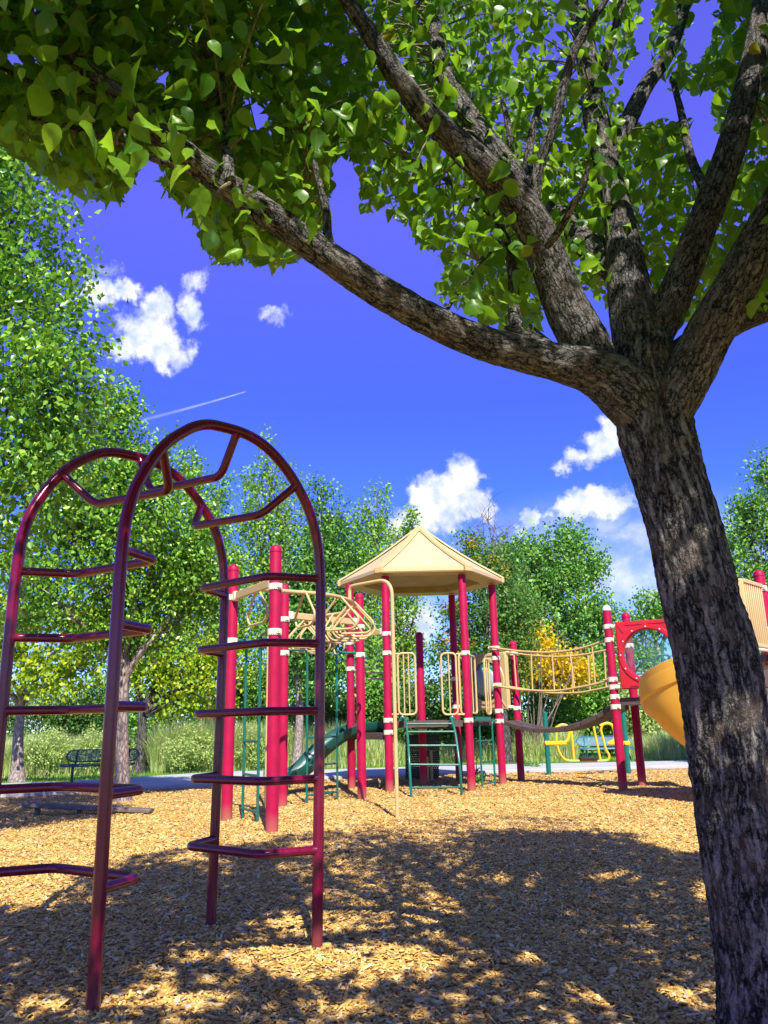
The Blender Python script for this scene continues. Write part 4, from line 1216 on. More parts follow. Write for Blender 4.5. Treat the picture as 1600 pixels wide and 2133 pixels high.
def tree(name, label, Y, base, blobs, nleaf, leaf, size, depthk=.9, trunk_r=.12, barkm='bark_far', cl=14, crad=.30, group=None, fork=None, hang=.2, blobY=None, lean=None, twigs=26, cat='tree', shell=.45):
    """tree at distance Y: crown made of ellipsoids (picture centre and half sizes), leaves in clusters on twigs"""
    rg = np.random.default_rng(abs(hash(label)) % 1000 if False else sum(map(ord, label)) * 31 % 99991); rl = random.Random(len(label) + int(Y * 10))
    E = []
    for i, b in enumerate(blobs):
        cx, cy, rx, ry = b[:4]; yb = Y + (b[4] if len(b) > 4 else rl.uniform(-.25, .25) * depthk)
        c = at(cx, cy, yb); k = proj(c)[2][0] / F
        E.append((c, rx * k, max(.3, min(rx, ry * 1.2) * k * depthk), ry * k))
    bx = np.array(base if len(base) == 3 else (*base, 0.), float)
    root = thing(name, label, cat, bx, group)
    vol = np.array([(e[1] * e[2] * e[3]) ** .72 for e in E]); vol /= vol.sum()
    ncl = max(6, nleaf // cl); pick = rg.choice(len(E), ncl, p=vol)
    d = unit(rg.normal(0, 1, (ncl, 3))); rr = rg.uniform(0, 1, ncl) ** shell
    lump = 1 + .28 * fbm(d * 2.2 + pick[:, None] * 3.7, 2, 4)
    Ec = np.array([e[0] for e in E]); Er = np.array([[e[1], e[2], e[3]] for e in E])
    cc = Ec[pick] + d * Er[pick] * (rr * lump)[:, None]
    em = np.sqrt(Er[pick][:, 0] * Er[pick][:, 2])
    hole = fbm(cc * np.clip(1.5 / em, .5, 2.2)[:, None] + Y, 2, 17)
    cc = cc[(cc[:, 2] > min(.25, Er[:, 2].max() * .3) + bx[2]) & ((hole > -.13) | (ncl < 60))]; ncl = len(cc)
    cc = cc[rg.integers(0, ncl, int(ncl * .5))] * .0 + cc[:0].sum() if False else cc
    # twigs reaching out of each cluster; leaves sit along them
    cen = Ec.mean(0)
    ncl = len(cc)
    tdir = unit(unit(cc - cen) + rg.normal(0, .55, (ncl, 3)) + [0, 0, .25])
    k = cl; ci = np.repeat(np.arange(ncl), k); t = rg.uniform(-.6, 1, len(ci))
    P = cc[ci] + tdir[ci] * (t * crad)[:, None] + rg.normal(0, crad * .33, (len(ci), 3))
    yd = unit(rg.normal(0, .75, (len(ci), 3)) + tdir[ci] * .5 + [0, 0, -hang])
    Vl = place_leaves(P, yd, size * .96 * rg.uniform(.65, 1.3, len(ci)), LEAF4, 1.0, .35, rg)
    np_mesh('crown', Vl - bx, 2, len(P), LEAF4F, M[leaf], root)
    # trunk and limbs
    top = np.array(fork if fork is not None else (cen[0] * .6 + bx[0] * .4, cen[1], max(bx[2] + .6, (min(e[0][2] - e[3] for e in E)) * .55 + cen[2] * .45)), float)
    m = MB()
    N = 16; pts = []
    for i in range(N + 1):
        q = i / N; w = .02 * trunk_r / .12
        pts.append(bx + (top - bx) * q + np.array([math.sin(q * 5 + Y) * w, math.cos(q * 4 + Y) * w, -.06 if i == 0 else 0]))
    R = [trunk_r * (1 + .55 * math.exp(-q * 14) - .35 * q) for q in np.linspace(0, 1, N + 1)]
    m.tube(pts, R, 16)
    tr = m.build('trunk', M[barkm], root)
    br = MB()
    for e in E:
        r0 = trunk_r * .55 * min(1, (e[1] * e[3]) ** .3); p = limb_tube(br, top - (top - bx) * rl.uniform(0, .18), e[0], r0, r0 * .35, .07, 8)
        for _ in range(max(3, twigs // len(E))):
            u_ = unit(rg.normal(0, 1, 3)); tgt = e[0] + u_ * np.array(e[1:4]) * rl.uniform(.5, .95); limb_tube(br, p[rl.randint(3, 7)], tgt, r0 * .36, .006, .08, 5, 5)
    br.build('branches', M[barkm], tr)
    return root


TG = 'trees around the playground'
g0 = lambda x, y: tuple(gnd(x, y)[:2])
gy = lambda x, Y: (float(at(x, 1600, Y)[0]), Y)
tree('pear_tree', 'tall glossy green pear tree filling the left edge, its trunk out of view', 8.4, (float(at(-330, 1600, 8.4)[0]), 8.4),
     [(55, 420, 95, 120), (70, 560, 110, 120), (-90, 420, 150, 180), (-60, 640, 190, 170), (110, 700, 95, 130), (40, 820, 150, 130), (130, 860, 95, 110), (-100, 950, 230, 170), (90, 1000, 120, 110), (-60, 1150, 170, 110), (-250, 700, 180, 260), (-280, 1000, 200, 180), (20, 330, 90, 70)],
     36000, 'leaf_pear', .088, .9, .12, 'bark_far', 13, .30, TG, hang=.35)
tree('pear_tree', 'rounded pear tree on the slim pale trunk in the chips, left of the maroon climber', 14.0, g0(252, 1670),
     [(225, 880, 62, 95), (190, 990, 120, 110), (320, 1000, 95, 85), (150, 1110, 170, 120), (330, 1110, 130, 120), (245, 1230, 190, 110), (400, 1190, 85, 105), (90, 1240, 130, 90), (280, 1320, 130, 55), (250, 960, 50, 150), (430, 1250, 60, 70)],
     50000, 'leaf_pear', .088, .85, .125, 'bark_pale', 13, .30, TG, fork=at(262, 1375, 14.0), hang=.3)
tree('maple_tree', 'yellow-green maple with mottled grey trunk on the lawn at the far left', 20.3, (float(at(33, 1630, 20.3)[0]), 20.3, .06),
     [(60, 1385, 110, 45, -1.5), (150, 1395, 80, 50, -1.5), (0, 1360, 90, 60, -1.5), (-60, 1330, 120, 100, -1.5), (60, 1300, 150, 70, -1.5), (190, 1370, 50, 40, -1.5), (90, 1430, 70, 28, -1.5), (190, 1300, 80, 70, -1.5)],
     11000, 'leaf_lime', .13, .6, .15, 'bark_pale', 13, .34, TG, fork=at(47, 1455, 20.3))
tree('maple_tree', 'bright lime maple with thin dark trunk behind the bench', 24.0, (float(at(290, 1610, 24)[0]), 24.0, -.03),
     [(400, 1370, 75, 50), (430, 1420, 75, 55), (350, 1400, 60, 50), (300, 1410, 55, 45), (460, 1380, 60, 60), (370, 1460, 70, 40), (290, 1350, 60, 60), (340, 1320, 70, 60)],
     12000, 'leaf_lime', .13, .6, .17, 'bark', 13, .34, TG, fork=at(297, 1480, 24))
tree('pear_tree', 'pointed mid-green pear tree seen between the arches of the maroon climber', 27.5, gy(440, 27.5),
     [(400, 985, 26, 50), (405, 1060, 50, 70), (455, 1040, 30, 60), (430, 1140, 75, 85), (400, 1240, 80, 80), (470, 1230, 50, 100), (430, 1310, 85, 70)],
     19000, 'leaf_pear', .125, .9, .12, 'bark_far', 12, .30, TG)
tree('locust_tree', 'tall airy pale green locust tree rising behind the arch climber, tallest in the middle', 31.0, gy(575, 31),
     [(553, 925, 12, 40), (560, 985, 30, 50), (530, 1020, 36, 45), (590, 1010, 28, 50), (540, 1075, 55, 50), (595, 1075, 45, 60), (515, 1100, 30, 60), (630, 1020, 14, 50), (560, 1150, 80, 70), (520, 1200, 60, 90), (590, 1230, 80, 100), (540, 1330, 90, 80)],
     17000, 'leaf_light', .14, .9, .16, 'bark_far', 12, .42, TG)
tree('pear_tree', 'dense dark green pear tree behind the tall red posts of the overhead loops', 23.5, (float(at(620, 1604, 23.5)[0]), 23.5, -.03),
     [(665, 1045, 22, 45), (700, 1070, 26, 45), (668, 1100, 50, 60), (700, 1150, 65, 70), (645, 1170, 55, 70), (670, 1240, 95, 80), (740, 1230, 50, 90), (640, 1320, 90, 75), (720, 1330, 70, 70), (660, 1400, 85, 55), (600, 1290, 50, 90)],
     38000, 'leaf_dark', .11, .9, .14, 'bark_pale', 13, .32, TG, fork=at(624, 1430, 23.5))
tree('locust_tree', 'slender sparse light green tree left of the roof', 33.0, gy(770, 33),
     [(788, 1020, 10, 40), (798, 1060, 14, 50), (765, 1060, 12, 40), (750, 1085, 26, 45), (785, 1110, 34, 50), (755, 1150, 45, 50), (800, 1170, 40, 60), (770, 1240, 60, 80), (780, 1340, 70, 80)],
     11000, 'leaf_light', .14, .9, .13, 'bark_far', 11, .40, TG)
tree('ash_tree', 'light green tree just behind the left half of the roof, tip beside the roof peak', 29.0, gy(840, 29),
     [(858, 1080, 10, 26), (862, 1115, 26, 24), (828, 1115, 18, 22), (840, 1170, 60, 50), (835, 1260, 50, 60), (820, 1330, 55, 60), (845, 1400, 55, 60), (800, 1420, 60, 60), (855, 1340, 30, 45)],
     12000, 'leaf_light', .12, .9, .13, 'bark_far', 12, .36, TG)
tree('maple_tree', 'green tree with orange and gold patches behind the right half of the roof', 24.5, (float(at(1057, 1594, 24.5)[0]), 24.5, .05),
     [(985, 1150, 35, 40), (1010, 1190, 60, 50), (960, 1290, 50, 60), (1020, 1270, 75, 70), (945, 1370, 55, 65), (1010, 1360, 80, 70), (1080, 1280, 55, 60), (1060, 1360, 60, 70), (960, 1440, 70, 50), (1050, 1190, 40, 45)],
     24000, 'leaf_turning', .11, .9, .16, 'bark', 13, .33, TG, fork=at(1048, 1470, 24.5))
tree('cottonwood_tree', 'big grey-green cottonwood behind the sagging bridge', 36.0, gy(1160, 36),
     [(1120, 1140, 50, 35), (1185, 1125, 40, 30), (1070, 1160, 50, 40), (1150, 1190, 80, 55), (1215, 1180, 45, 50), (1100, 1240, 75, 60), (1180, 1270, 80, 70), (1245, 1210, 26, 45), (1240, 1290, 45, 60), (1130, 1340, 90, 70), (1210, 1370, 80, 70), (1080, 1310, 60, 70)],
     38000, 'leaf_mid', .17, .9, .25, 'bark_far', 13, .52, TG)
tree('poplar_tree', 'small round green tree above the red window panel', 38.0, gy(1350, 38),
     [(1360, 1262, 40, 30), (1330, 1300, 45, 35), (1385, 1290, 40, 45), (1350, 1350, 75, 60), (1420, 1280, 40, 60), (1330, 1420, 80, 60)],
     13000, 'leaf_mid', .16, .9, .17, 'bark_far', 13, .45, TG)
tree('locust_tree', 'feathery green tree right of the thick trunk, at the right edge', 19.0, gy(1610, 19),
     [(1595, 985, 30, 45), (1575, 1050, 36, 45), (1545, 1080, 30, 40), (1600, 1080, 60, 60), (1540, 1130, 40, 45), (1590, 1150, 70, 60), (1660, 1060, 70, 110), (1560, 1190, 50, 40), (1620, 1230, 60, 60), (1560, 1290, 50, 60), (1660, 1200, 90, 120)],
     20000, 'leaf_mid', .10, .9, .14, 'bark_far', 12, .30, TG)
tree('yellow_maple', 'golden yellow bush-like maple glowing behind the bridge railing', 27.0, gy(1130, 27),
     [(1112, 1340, 42, 28), (1100, 1385, 60, 40), (1170, 1400, 60, 38), (1090, 1385, 38, 34), (1145, 1390, 55, 36), (1195, 1395, 38, 30), (1075, 1420, 36, 26), (1150, 1420, 55, 22)],
     15000, 'leaf_yellow', .13, .9, .08, 'bark_far', 13, .34, TG, shell=.5)


def bare_tree():
    b = gy(1012, 31.); root = thing('bare_tree', 'leafless grey-twigged tree standing behind the roof and against a cloud', 'tree', (*b, 0), TG)
    top = at(1025, 1150, 31.); m = MB(); m.tube([np.array([*b, -.05]), np.array([b[0] + .1, 31, 3.]), top], [.14, .11, .06], 10); tr = m.build('trunk', M['bark_far'], root)
    q = MB(); r = random.Random(4)
    ends = [(1020, 1045), (1003, 1075), (1040, 1070), (985, 1085), (1055, 1105), (1030, 1055), (975, 1110), (1062, 1090), (1045, 1130), (1010, 1060)]
    for i, e in enumerate(ends):
        p = limb_tube(q, top - np.array([0, 0, r.uniform(-.1, 2.2)]), at(e[0], e[1], 31 + r.uniform(-1, 1)), .035, .007, .05, 6, 6)
        for _ in range(9):
            k = r.randint(2, 6); d = np.array([r.uniform(-.8, .8), r.uniform(-.6, .6), r.uniform(.1, .9)]); limb_tube(q, p[k], p[k] + d * r.uniform(.4, 1.1), .012, .004, .06, 4, 4)
    q.build('branches', M['bark_far'], tr)


bare_tree()
def bare_shrub():
    b = gy(1120, 25.5); root = thing('bare_shrub', 'straggly pale leafless branches slanting up left of the yellow maple', 'shrub', (*b, 0), None)
    q = MB(); r = random.Random(9); st = np.array([*b, -.03])
    for i, e in enumerate([(1075, 1215), (1100, 1190), (1060, 1260), (1150, 1240), (1180, 1330), (1200, 1355), (1095, 1250), (1215, 1320), (1130, 1290), (1050, 1230), (1160, 1300)]):
        p = limb_tube(q, st + np.array([r.uniform(-.3, .3), r.uniform(-.3, .3), 0]), at(e[0], e[1], 25.5 + r.uniform(-.6, .6)), .024, .005, .06, 5, 9)
        for _ in range(8):
            k = r.randint(4, 9); d = np.array([r.uniform(-.7, .7), r.uniform(-.4, .4), r.uniform(.05, .7)]); limb_tube(q, p[k], p[k] + d * r.uniform(.3, .9), .008, .003, .06, 4, 4)
    q.build('branches', M['twig'], root)


bare_shrub()

SG = 'shrubs beyond the path'
shr = [('leafy dark green shrub at the far left behind the mottled trunk', -40, 27, [(-60, 1480, 110, 90), (30, 1500, 80, 60)], 'leaf_shrub', 7000),
       ('olive green shrub right of the mottled trunk, behind the pale tall grass', 120, 29, [(100, 1485, 80, 50), (170, 1480, 70, 60)], 'leaf_shrub', 8000),
       ('deep green shrub behind the dark bench', 215, 30, [(215, 1460, 80, 60), (260, 1500, 70, 60), (200, 1510, 80, 45)], 'leaf_dark', 9000),
       ('dark round shrub right of the thin dark trunk', 350, 31, [(340, 1480, 80, 55), (400, 1480, 70, 60), (370, 1530, 90, 40)], 'leaf_dark', 9000),
       ('mid-green shrub between the maroon climber and the first red post', 450, 30, [(450, 1490, 60, 60), (500, 1470, 60, 70)], 'leaf_mid', 8000),
       ('tall dark shrub behind the left green ladder', 560, 30, [(550, 1450, 70, 80), (600, 1480, 60, 60)], 'leaf_dark', 9000),
       ('shaded shrub behind the green ladder of the inner posts', 690, 29, [(680, 1470, 70, 70), (730, 1500, 60, 60)], 'leaf_shrub', 9000),
       ('bushy green shrub behind the green slide top', 775, 28, [(770, 1460, 55, 60), (800, 1510, 60, 60)], 'leaf_mid', 8000),
       ('dark shrub behind the perforated steps', 880, 27, [(860, 1490, 60, 60), (920, 1480, 60, 60)], 'leaf_shrub', 9000),
       ('green shrub behind the little green side ladder', 1000, 27, [(980, 1520, 60, 55), (1030, 1490, 55, 60)], 'leaf_dark', 9000),
       ('wide dark shrub under the yellow maple', 1130, 29, [(1110, 1480, 75, 60), (1180, 1470, 75, 65), (1140, 1540, 90, 45)], 'leaf_dark', 13000),
       ('leafy shrub behind the blue-green bench', 1270, 29, [(1250, 1450, 70, 70), (1300, 1500, 70, 60), (1250, 1530, 90, 50)], 'leaf_mid', 12000),
       ('pale weedy shrub beyond the path, under the yellow spiral slide', 1370, 27, [(1360, 1520, 60, 50), (1410, 1550, 55, 35), (1340, 1480, 60, 60)], 'leaf_sage', 9000),
       ('green shrub mostly hidden behind the thick trunk', 1480, 28, [(1460, 1500, 70, 80), (1530, 1480, 80, 90), (1560, 1400, 70, 90)], 'leaf_mid', 9000),
       ('dark shrub at the right edge beneath the ribbed guard panel', 1640, 27, [(1620, 1480, 70, 90), (1700, 1450, 90, 110)], 'leaf_dark', 8000)]
for lb, bxp, Y, bl, lm, n in shr:
    tree('shrub', lb, float(Y), gy(bxp, float(Y)), bl, n, lm, .13, .9, .05, 'bark_far', 12, .32, SG, twigs=10, cat='shrub', shell=.55)
# smaller pale sagebrush in front of the shrubs
for lb, x, Y, rx, ry, py in (('pale sage bush left of the dark bench', 95, 23.8, 52, 40, 1562), ('pale sage bush behind the bench back', 180, 24.0, 46, 38, 1560), ('broad pale grassy bush between the thin dark trunk and the red posts', 395, 23.5, 62, 48, 1560), ('pale grassy bush behind the left green ladder', 520, 23.8, 48, 46, 1560), ('pale bush behind the tallest red post', 600, 24.2, 40, 40, 1560), ('small grey-green sage bush beside the thin dark trunk', 312, 25.0, 22, 18, 1572), ('pale sage bush between the bench and the thin dark trunk', 262, 25.2, 28, 24, 1565)):
    tree('sage_bush', lb, Y, gy(x, Y), [(x, py, rx, ry), (x + rx * .5, py + 8, rx * .7, ry * .8)], 6500, 'leaf_sage', .065, .9, .03, 'twig', 12, .16, 'sage bushes by the lawn', twigs=8, cat='bush', shell=.6)
# weed tuft growing at the kerb
tree('weed', 'small green weed growing at the path edge beneath the bridge', 21.0, gy(1105, 21.0), [(1100, 1590, 14, 7), (1112, 1592, 10, 6)], 260, 'leaf_mid', .06, .9, .01, 'twig', 8, .08, None, twigs=4, cat='weed')
tree('weed', 'leafy weed beside the foot of the near bridge post', 16.6, gy(992, 16.6), [(993, 1618, 9, 14), (998, 1628, 8, 8)], 200, 'leaf_mid', .07, .9, .01, 'twig', 8, .08, None, twigs=4, cat='weed')


def grasses():
    def blades(xpx, Y, h, n, w, wig):
        V = []; out = []
        x = at(0, 1600, 1)[0]
        xs = np.array([(p - 800) / F * 1.03 for p in xpx])
    # tall dry-tipped grass: denser stands as in the photograph
    stands = [(-60, 60, 23.8, 26.5, 1.1, 7000), (60, 230, 23.8, 26.5, 1.2, 12000), (225, 300, 24.5, 26, .6, 2200), (320, 470, 23.6, 26.5, 1.5, 13000), (470, 560, 23.6, 26.5, 1.5, 8000), (560, 720, 23.6, 26.5, 1.3, 9000),
              (720, 830, 24.5, 27, .9, 3500), (1060, 1180, 25, 27, 1.1, 4000), (1290, 1450, 24.8, 27, 1.0, 5500), (-300, -60, 23, 27, 1.1, 5000), (1450, 1800, 24, 27, 1.0, 4000), (830, 1060, 25.5, 27, .8, 2500)]
    Vs = []
    for x0, x1, y0, y1, h, n in stands:
        y = rng.uniform(y0, y1, n); xp = rng.uniform(x0, x1, n); x = (xp - 800) / F * y * .985
        hh = h * .85 * rng.uniform(.25, 1.15, n) ** .8 * (1 + .3 * vnoise(np.column_stack([x * 1.3, y, y * 0]), 2)); base = np.column_stack([x, y, np.full(n, -.05)])
        a = rng.uniform(0, 6.28, n); ln = rng.uniform(.1, .75, n) * hh; side = np.column_stack([np.cos(a + 1.57), np.sin(a + 1.57), a * 0]); lean = np.column_stack([np.cos(a), np.sin(a), a * 0])
        w = rng.uniform(.006, .016, n)[:, None]
        b1, b2 = base - side * w, base + side * w; mid = base + lean * (ln * .3)[:, None]; mid[:, 2] += hh * .6; tip = base + lean * ln[:, None]; tip[:, 2] += hh
        Vs.append(np.stack([b1, b2, mid + side * w * .8, mid - side * w * .8, tip], 1).reshape(-1, 3))
    V = np.concatenate(Vs); N = len(V) // 5
    o = np_mesh('tall_grass', V, 3, N, [(0, 1, 2), (0, 2, 3), (3, 2, 4)], M['blade']); o['kind'] = 'stuff'
    n = 60000; x = rng.uniform(-15, 16, n); y = np.interp(x, FARP[:, 0], FARP[:, 1]) + .05 + rng.exponential(1.6, n)
    hh = rng.uniform(.04, .13, n); a = rng.uniform(0, 6.28, n); side = np.column_stack([np.cos(a), np.sin(a), a * 0]) * .012; base = np.column_stack([x, y, np.full(n, -.03)])
    tip = base + np.column_stack([rng.normal(0, .03, n), rng.normal(0, .03, n), hh])
    V = np.stack([base - side, base + side, tip], 1).reshape(-1, 3)
    o = np_mesh('lawn_grass', V, 1, n, [(0, 1, 2)], M['lawn_blade']); o['kind'] = 'stuff'


grasses()

# ------------------------------------------------------------------ the tree in front
def inpoly(px, py, poly):
    x = np.asarray(px); y = np.asarray(py); r = np.zeros(len(x), bool); n = len(poly); j = n - 1
    for i in range(n):
        xi, yi = poly[i]; xj, yj = poly[j]
        c = ((yi > y) != (yj > y)) & (x < (xj - xi) * (y - yi) / ((yj - yi) if yj != yi else 1e-9) + xi); r ^= c; j = i
    return r


CANOPY = [(-200, -200), (1800, -200), (1800, 665), (1600, 670), (1540, 665), (1450, 655), (1405, 690), (1378, 640), (1310, 560), (1290, 560), (1272, 655), (1235, 612), (1190, 606), (1140, 600), (1125, 682), (1060, 690), (1012, 690),
          (990, 660), (950, 640), (925, 640), (905, 600), (930, 560), (905, 525), (870, 500), (835, 470), (802, 432), (790, 440), (752, 440), (745, 350), (735, 330), (705, 322), (690, 400), (676, 500), (640, 520), (603, 560), (560, 552), (500, 548), (430, 552), (415, 500),
          (378, 432), (343, 400), (335, 352), (308, 335), (292, 300), (287, 398), (262, 396), (232, 420), (185, 416), (130, 382), (60, 345), (0, 300), (-200, 300)]
HOLES = [[(1300, 140), (1352, 104), (1372, 150), (1398, 192), (1440, 196), (1472, 182), (1486, 245), (1440, 238), (1380, 246), (1330, 256), (1298, 238)], [(1440, 246), (1484, 246), (1506, 325), (1428, 342)],
         [(1338, 0), (1362, 0), (1350, 96), (1326, 126)], [(1452, 0), (1500, 0), (1482, 80), (1446, 150), (1425, 110)], [(5, 108), (48, 112), (44, 148), (8, 144)], [(325, 140), (362, 148), (352, 188), (330, 186)], [(512, 228), (560, 226), (566, 262), (520, 268)],
         [(1062, 95), (1085, 98), (1082, 130), (1064, 125)], [(1440, 560), (1462, 566), (1452, 590), (1436, 584)], [(70, 120), (78, 118), (70, 160), (58, 158)], [(478, 140), (490, 140), (488, 158), (478, 156)]]


def canopy_ok(P, slack=0.0):
    """leaves may stand outside the view, or where the photograph shows leaves"""
    px, py, d = proj(P)
    vis = (d > .05) & (px > -60) & (px < W + 60) & (py > -60) & (py < H + 60)
    ok = inpoly(px, py, CANOPY)
    for h in HOLES: ok &= ~inpoly(px, py, h)
    return ~vis | ok


LIMBS = [  # name, radial segments, [(px, py, Y, width px)]
    ('trunk', 110, [(1600, 2330, 2.98, 200), (1593, 2180, 3.0, 172), (1580, 2000, 3.0, 160), (1553, 1800, 3.0, 157), (1525, 1600, 3.0, 157), (1496, 1400, 3.0, 154), (1458, 1240, 3.0, 144), (1424, 1100, 3.0, 136), (1392, 990, 3.0, 133), (1366, 890, 3.0, 142), (1350, 800, 3.0, 124), (1340, 720, 3.02, 104)]),
    ('limb', 40, [(1345, 870, 2.99, 110), (1300, 815, 2.96, 118), (1240, 775, 2.93, 96), (1170, 757, 2.88, 78), (1090, 738, 2.82, 71), (1000, 712, 2.74, 68), (900, 668, 2.65, 66), (790, 606, 2.53, 66), (680, 533, 2.42, 61), (560, 448, 2.30, 58), (450, 372, 2.2, 54), (340, 285, 2.12, 52), (240, 195, 2.06, 38), (150, 120, 2.0, 25), (60, 50, 1.96, 16), (-60, -30, 1.9, 10), (-180, -100, 1.85, 6)]),
    ('limb', 40, [(1255, 770, 2.95, 70), (1222, 715, 2.97, 92), (1180, 640, 2.95, 88), (1145, 550, 2.9, 78), (1105, 460, 2.82, 74), (1040, 380, 2.74, 66), (960, 305, 2.66, 58), (885, 235, 2.58, 50), (820, 150, 2.50, 42), (770, 70, 2.44, 34), (715, -10, 2.38, 28), (640, -110, 2.3, 20), (580, -200, 2.2, 16)]),
    ('limb', 28, [(1120, 490, 2.86, 40), (1080, 390, 2.84, 48), (1040, 325, 2.85, 46), (985, 255, 2.88, 42), (935, 175, 2.92, 38), (912, 110, 2.95, 32), (905, 20, 3.0, 26), (895, -120, 3.05, 24)]),
    ('limb', 16, [(1112, 440, 2.84, 24), (1122, 350, 2.8, 22), (1150, 270, 2.74, 21), (1168, 200, 2.7, 20), (1195, 110, 2.66, 19), (1225, 55, 2.63, 16), (1262, 0, 2.6, 12), (1300, -60, 2.58, 7)]),
    ('limb', 14, [(1106, 430, 2.85, 18), (1100, 340, 2.88, 20), (1110, 270, 2.9, 16), (1130, 200, 2.95, 12)]),
    ('limb', 14, [(1078, 400, 2.84, 15), (1070, 330, 2.86, 13), (1058, 260, 2.88, 12), (1045, 200, 2.9, 9)]),
    ('limb', 44, [(1345, 810, 3.02, 116), (1335, 720, 3.03, 112), (1318, 640, 3.05, 94), (1304, 560, 3.08, 78), (1296, 490, 3.12, 66), (1284, 420, 3.16, 54), (1262, 340, 3.22, 48), (1242, 250, 3.28, 50), (1226, 150, 3.34, 42), (1210, 40, 3.4, 38), (1200, -80, 3.45, 28), (1195, -190, 3.5, 18)]),
    ('limb', 24, [(1300, 590, 3.1, 40), (1255, 540, 3.2, 56), (1205, 490, 3.35, 54), (1160, 445, 3.5, 46), (1110, 400, 3.7, 36), (1040, 320, 4.0, 26), (980, 230, 4.3, 18)]),
    ('limb', 20, [(1262, 345, 3.22, 30), (1305, 260, 3.25, 36), (1345, 180, 3.3, 32), (1388, 120, 3.36, 28), (1415, 50, 3.42, 27), (1432, -30, 3.48, 22), (1450, -140, 3.55, 12)]),
    ('limb', 16, [(1246, 180, 3.32, 18), (1262, 120, 3.3, 22), (1285, 50, 3.28, 19), (1305, -30, 3.25, 14), (1330, -110, 3.2, 8)]),
    ('limb', 32, [(1355, 735, 3.02, 60), (1395, 640, 2.98, 70), (1425, 570, 2.95, 66), (1462, 470, 2.92, 62), (1505, 360, 2.9, 60), (1542, 240, 2.9, 54), (1572, 110, 2.92, 46), (1588, 10, 2.95, 38), (1600, -100, 3.0, 36), (1610, -200, 3.0, 20)]),
    ('limb', 40, [(1372, 900, 2.98, 90), (1425, 800, 2.92, 96), (1470, 710, 2.86, 94), (1520, 620, 2.8, 90), (1572, 520, 2.74, 82), (1640, 390, 2.66, 72), (1720, 240, 2.6, 64), (1790, 90, 2.5, 44), (1850, -80, 2.4, 20)]),
    ('limb', 22, [(1400, 740, 3.05, 46), (1465, 705, 3.15, 60), (1540, 664, 3.25, 56), (1620, 635, 3.35, 50), (1740, 590, 3.5, 38), (1880, 500, 3.7, 22)]),
    ('limb', 14, [(700, 540, 2.42, 22), (684, 500, 2.44, 20), (680, 440, 2.46, 17), (668, 390, 2.47, 14), (652, 330, 2.48, 12), (640, 260, 2.5, 8)]),
    ('limb', 14, [(1150, 735, 2.87, 36), (1090, 690, 2.95, 42), (1072, 660, 2.97, 26), (1070, 600, 3.0, 22), (1062, 530, 3.03, 20), (1045, 480, 3.05, 18), (1000, 420, 3.1, 14), (940, 380, 3.2, 10), (880, 350, 3.3, 7)]),
    ('limb', 10, [(925, 655, 2.68, 9), (960, 600, 2.8, 9), (1000, 545, 2.9, 10), (1042, 505, 3.0, 11)]),
    ('limb', 12, [(1140, 512, 2.75, 16), (1165, 480, 2.65, 15), (1192, 430, 2.55, 14), (1215, 390, 2.5, 12), (1228, 330, 2.45, 8)]),
    ('limb', 14, [(370, 345, 2.12, 19), (310, 325, 2.1, 17), (240, 295, 2.05, 14), (150, 265, 2.0, 11), (60, 245, 1.95, 8), (-30, 225, 1.9, 5)]),
    ('limb', 14, [(225, 180, 2.05, 20), (160, 190, 2.02, 14), (90, 180, 2.0, 11), (20, 150, 1.95, 8), (-40, 120, 1.9, 5)]),
    ('limb', 12, [(470, 300, 2.3, 24), (462, 200, 2.4, 22), (455, 110, 2.5, 18), (450, 20, 2.6, 14), (440, -80, 2.7, 8)]),
    ('limb', 14, [(480, 380, 2.15, 24), (470, 300, 2.3, 24)]),
    ('limb', 12, [(1480, 420, 2.92, 20), (1440, 330, 3.1, 18), (1420, 240, 3.3, 15), (1400, 160, 3.5, 10)]),
    ('limb', 12, [(1530, 300, 2.9, 18), (1570, 200, 3.1, 16), (1640, 120, 3.3, 12)]),
]


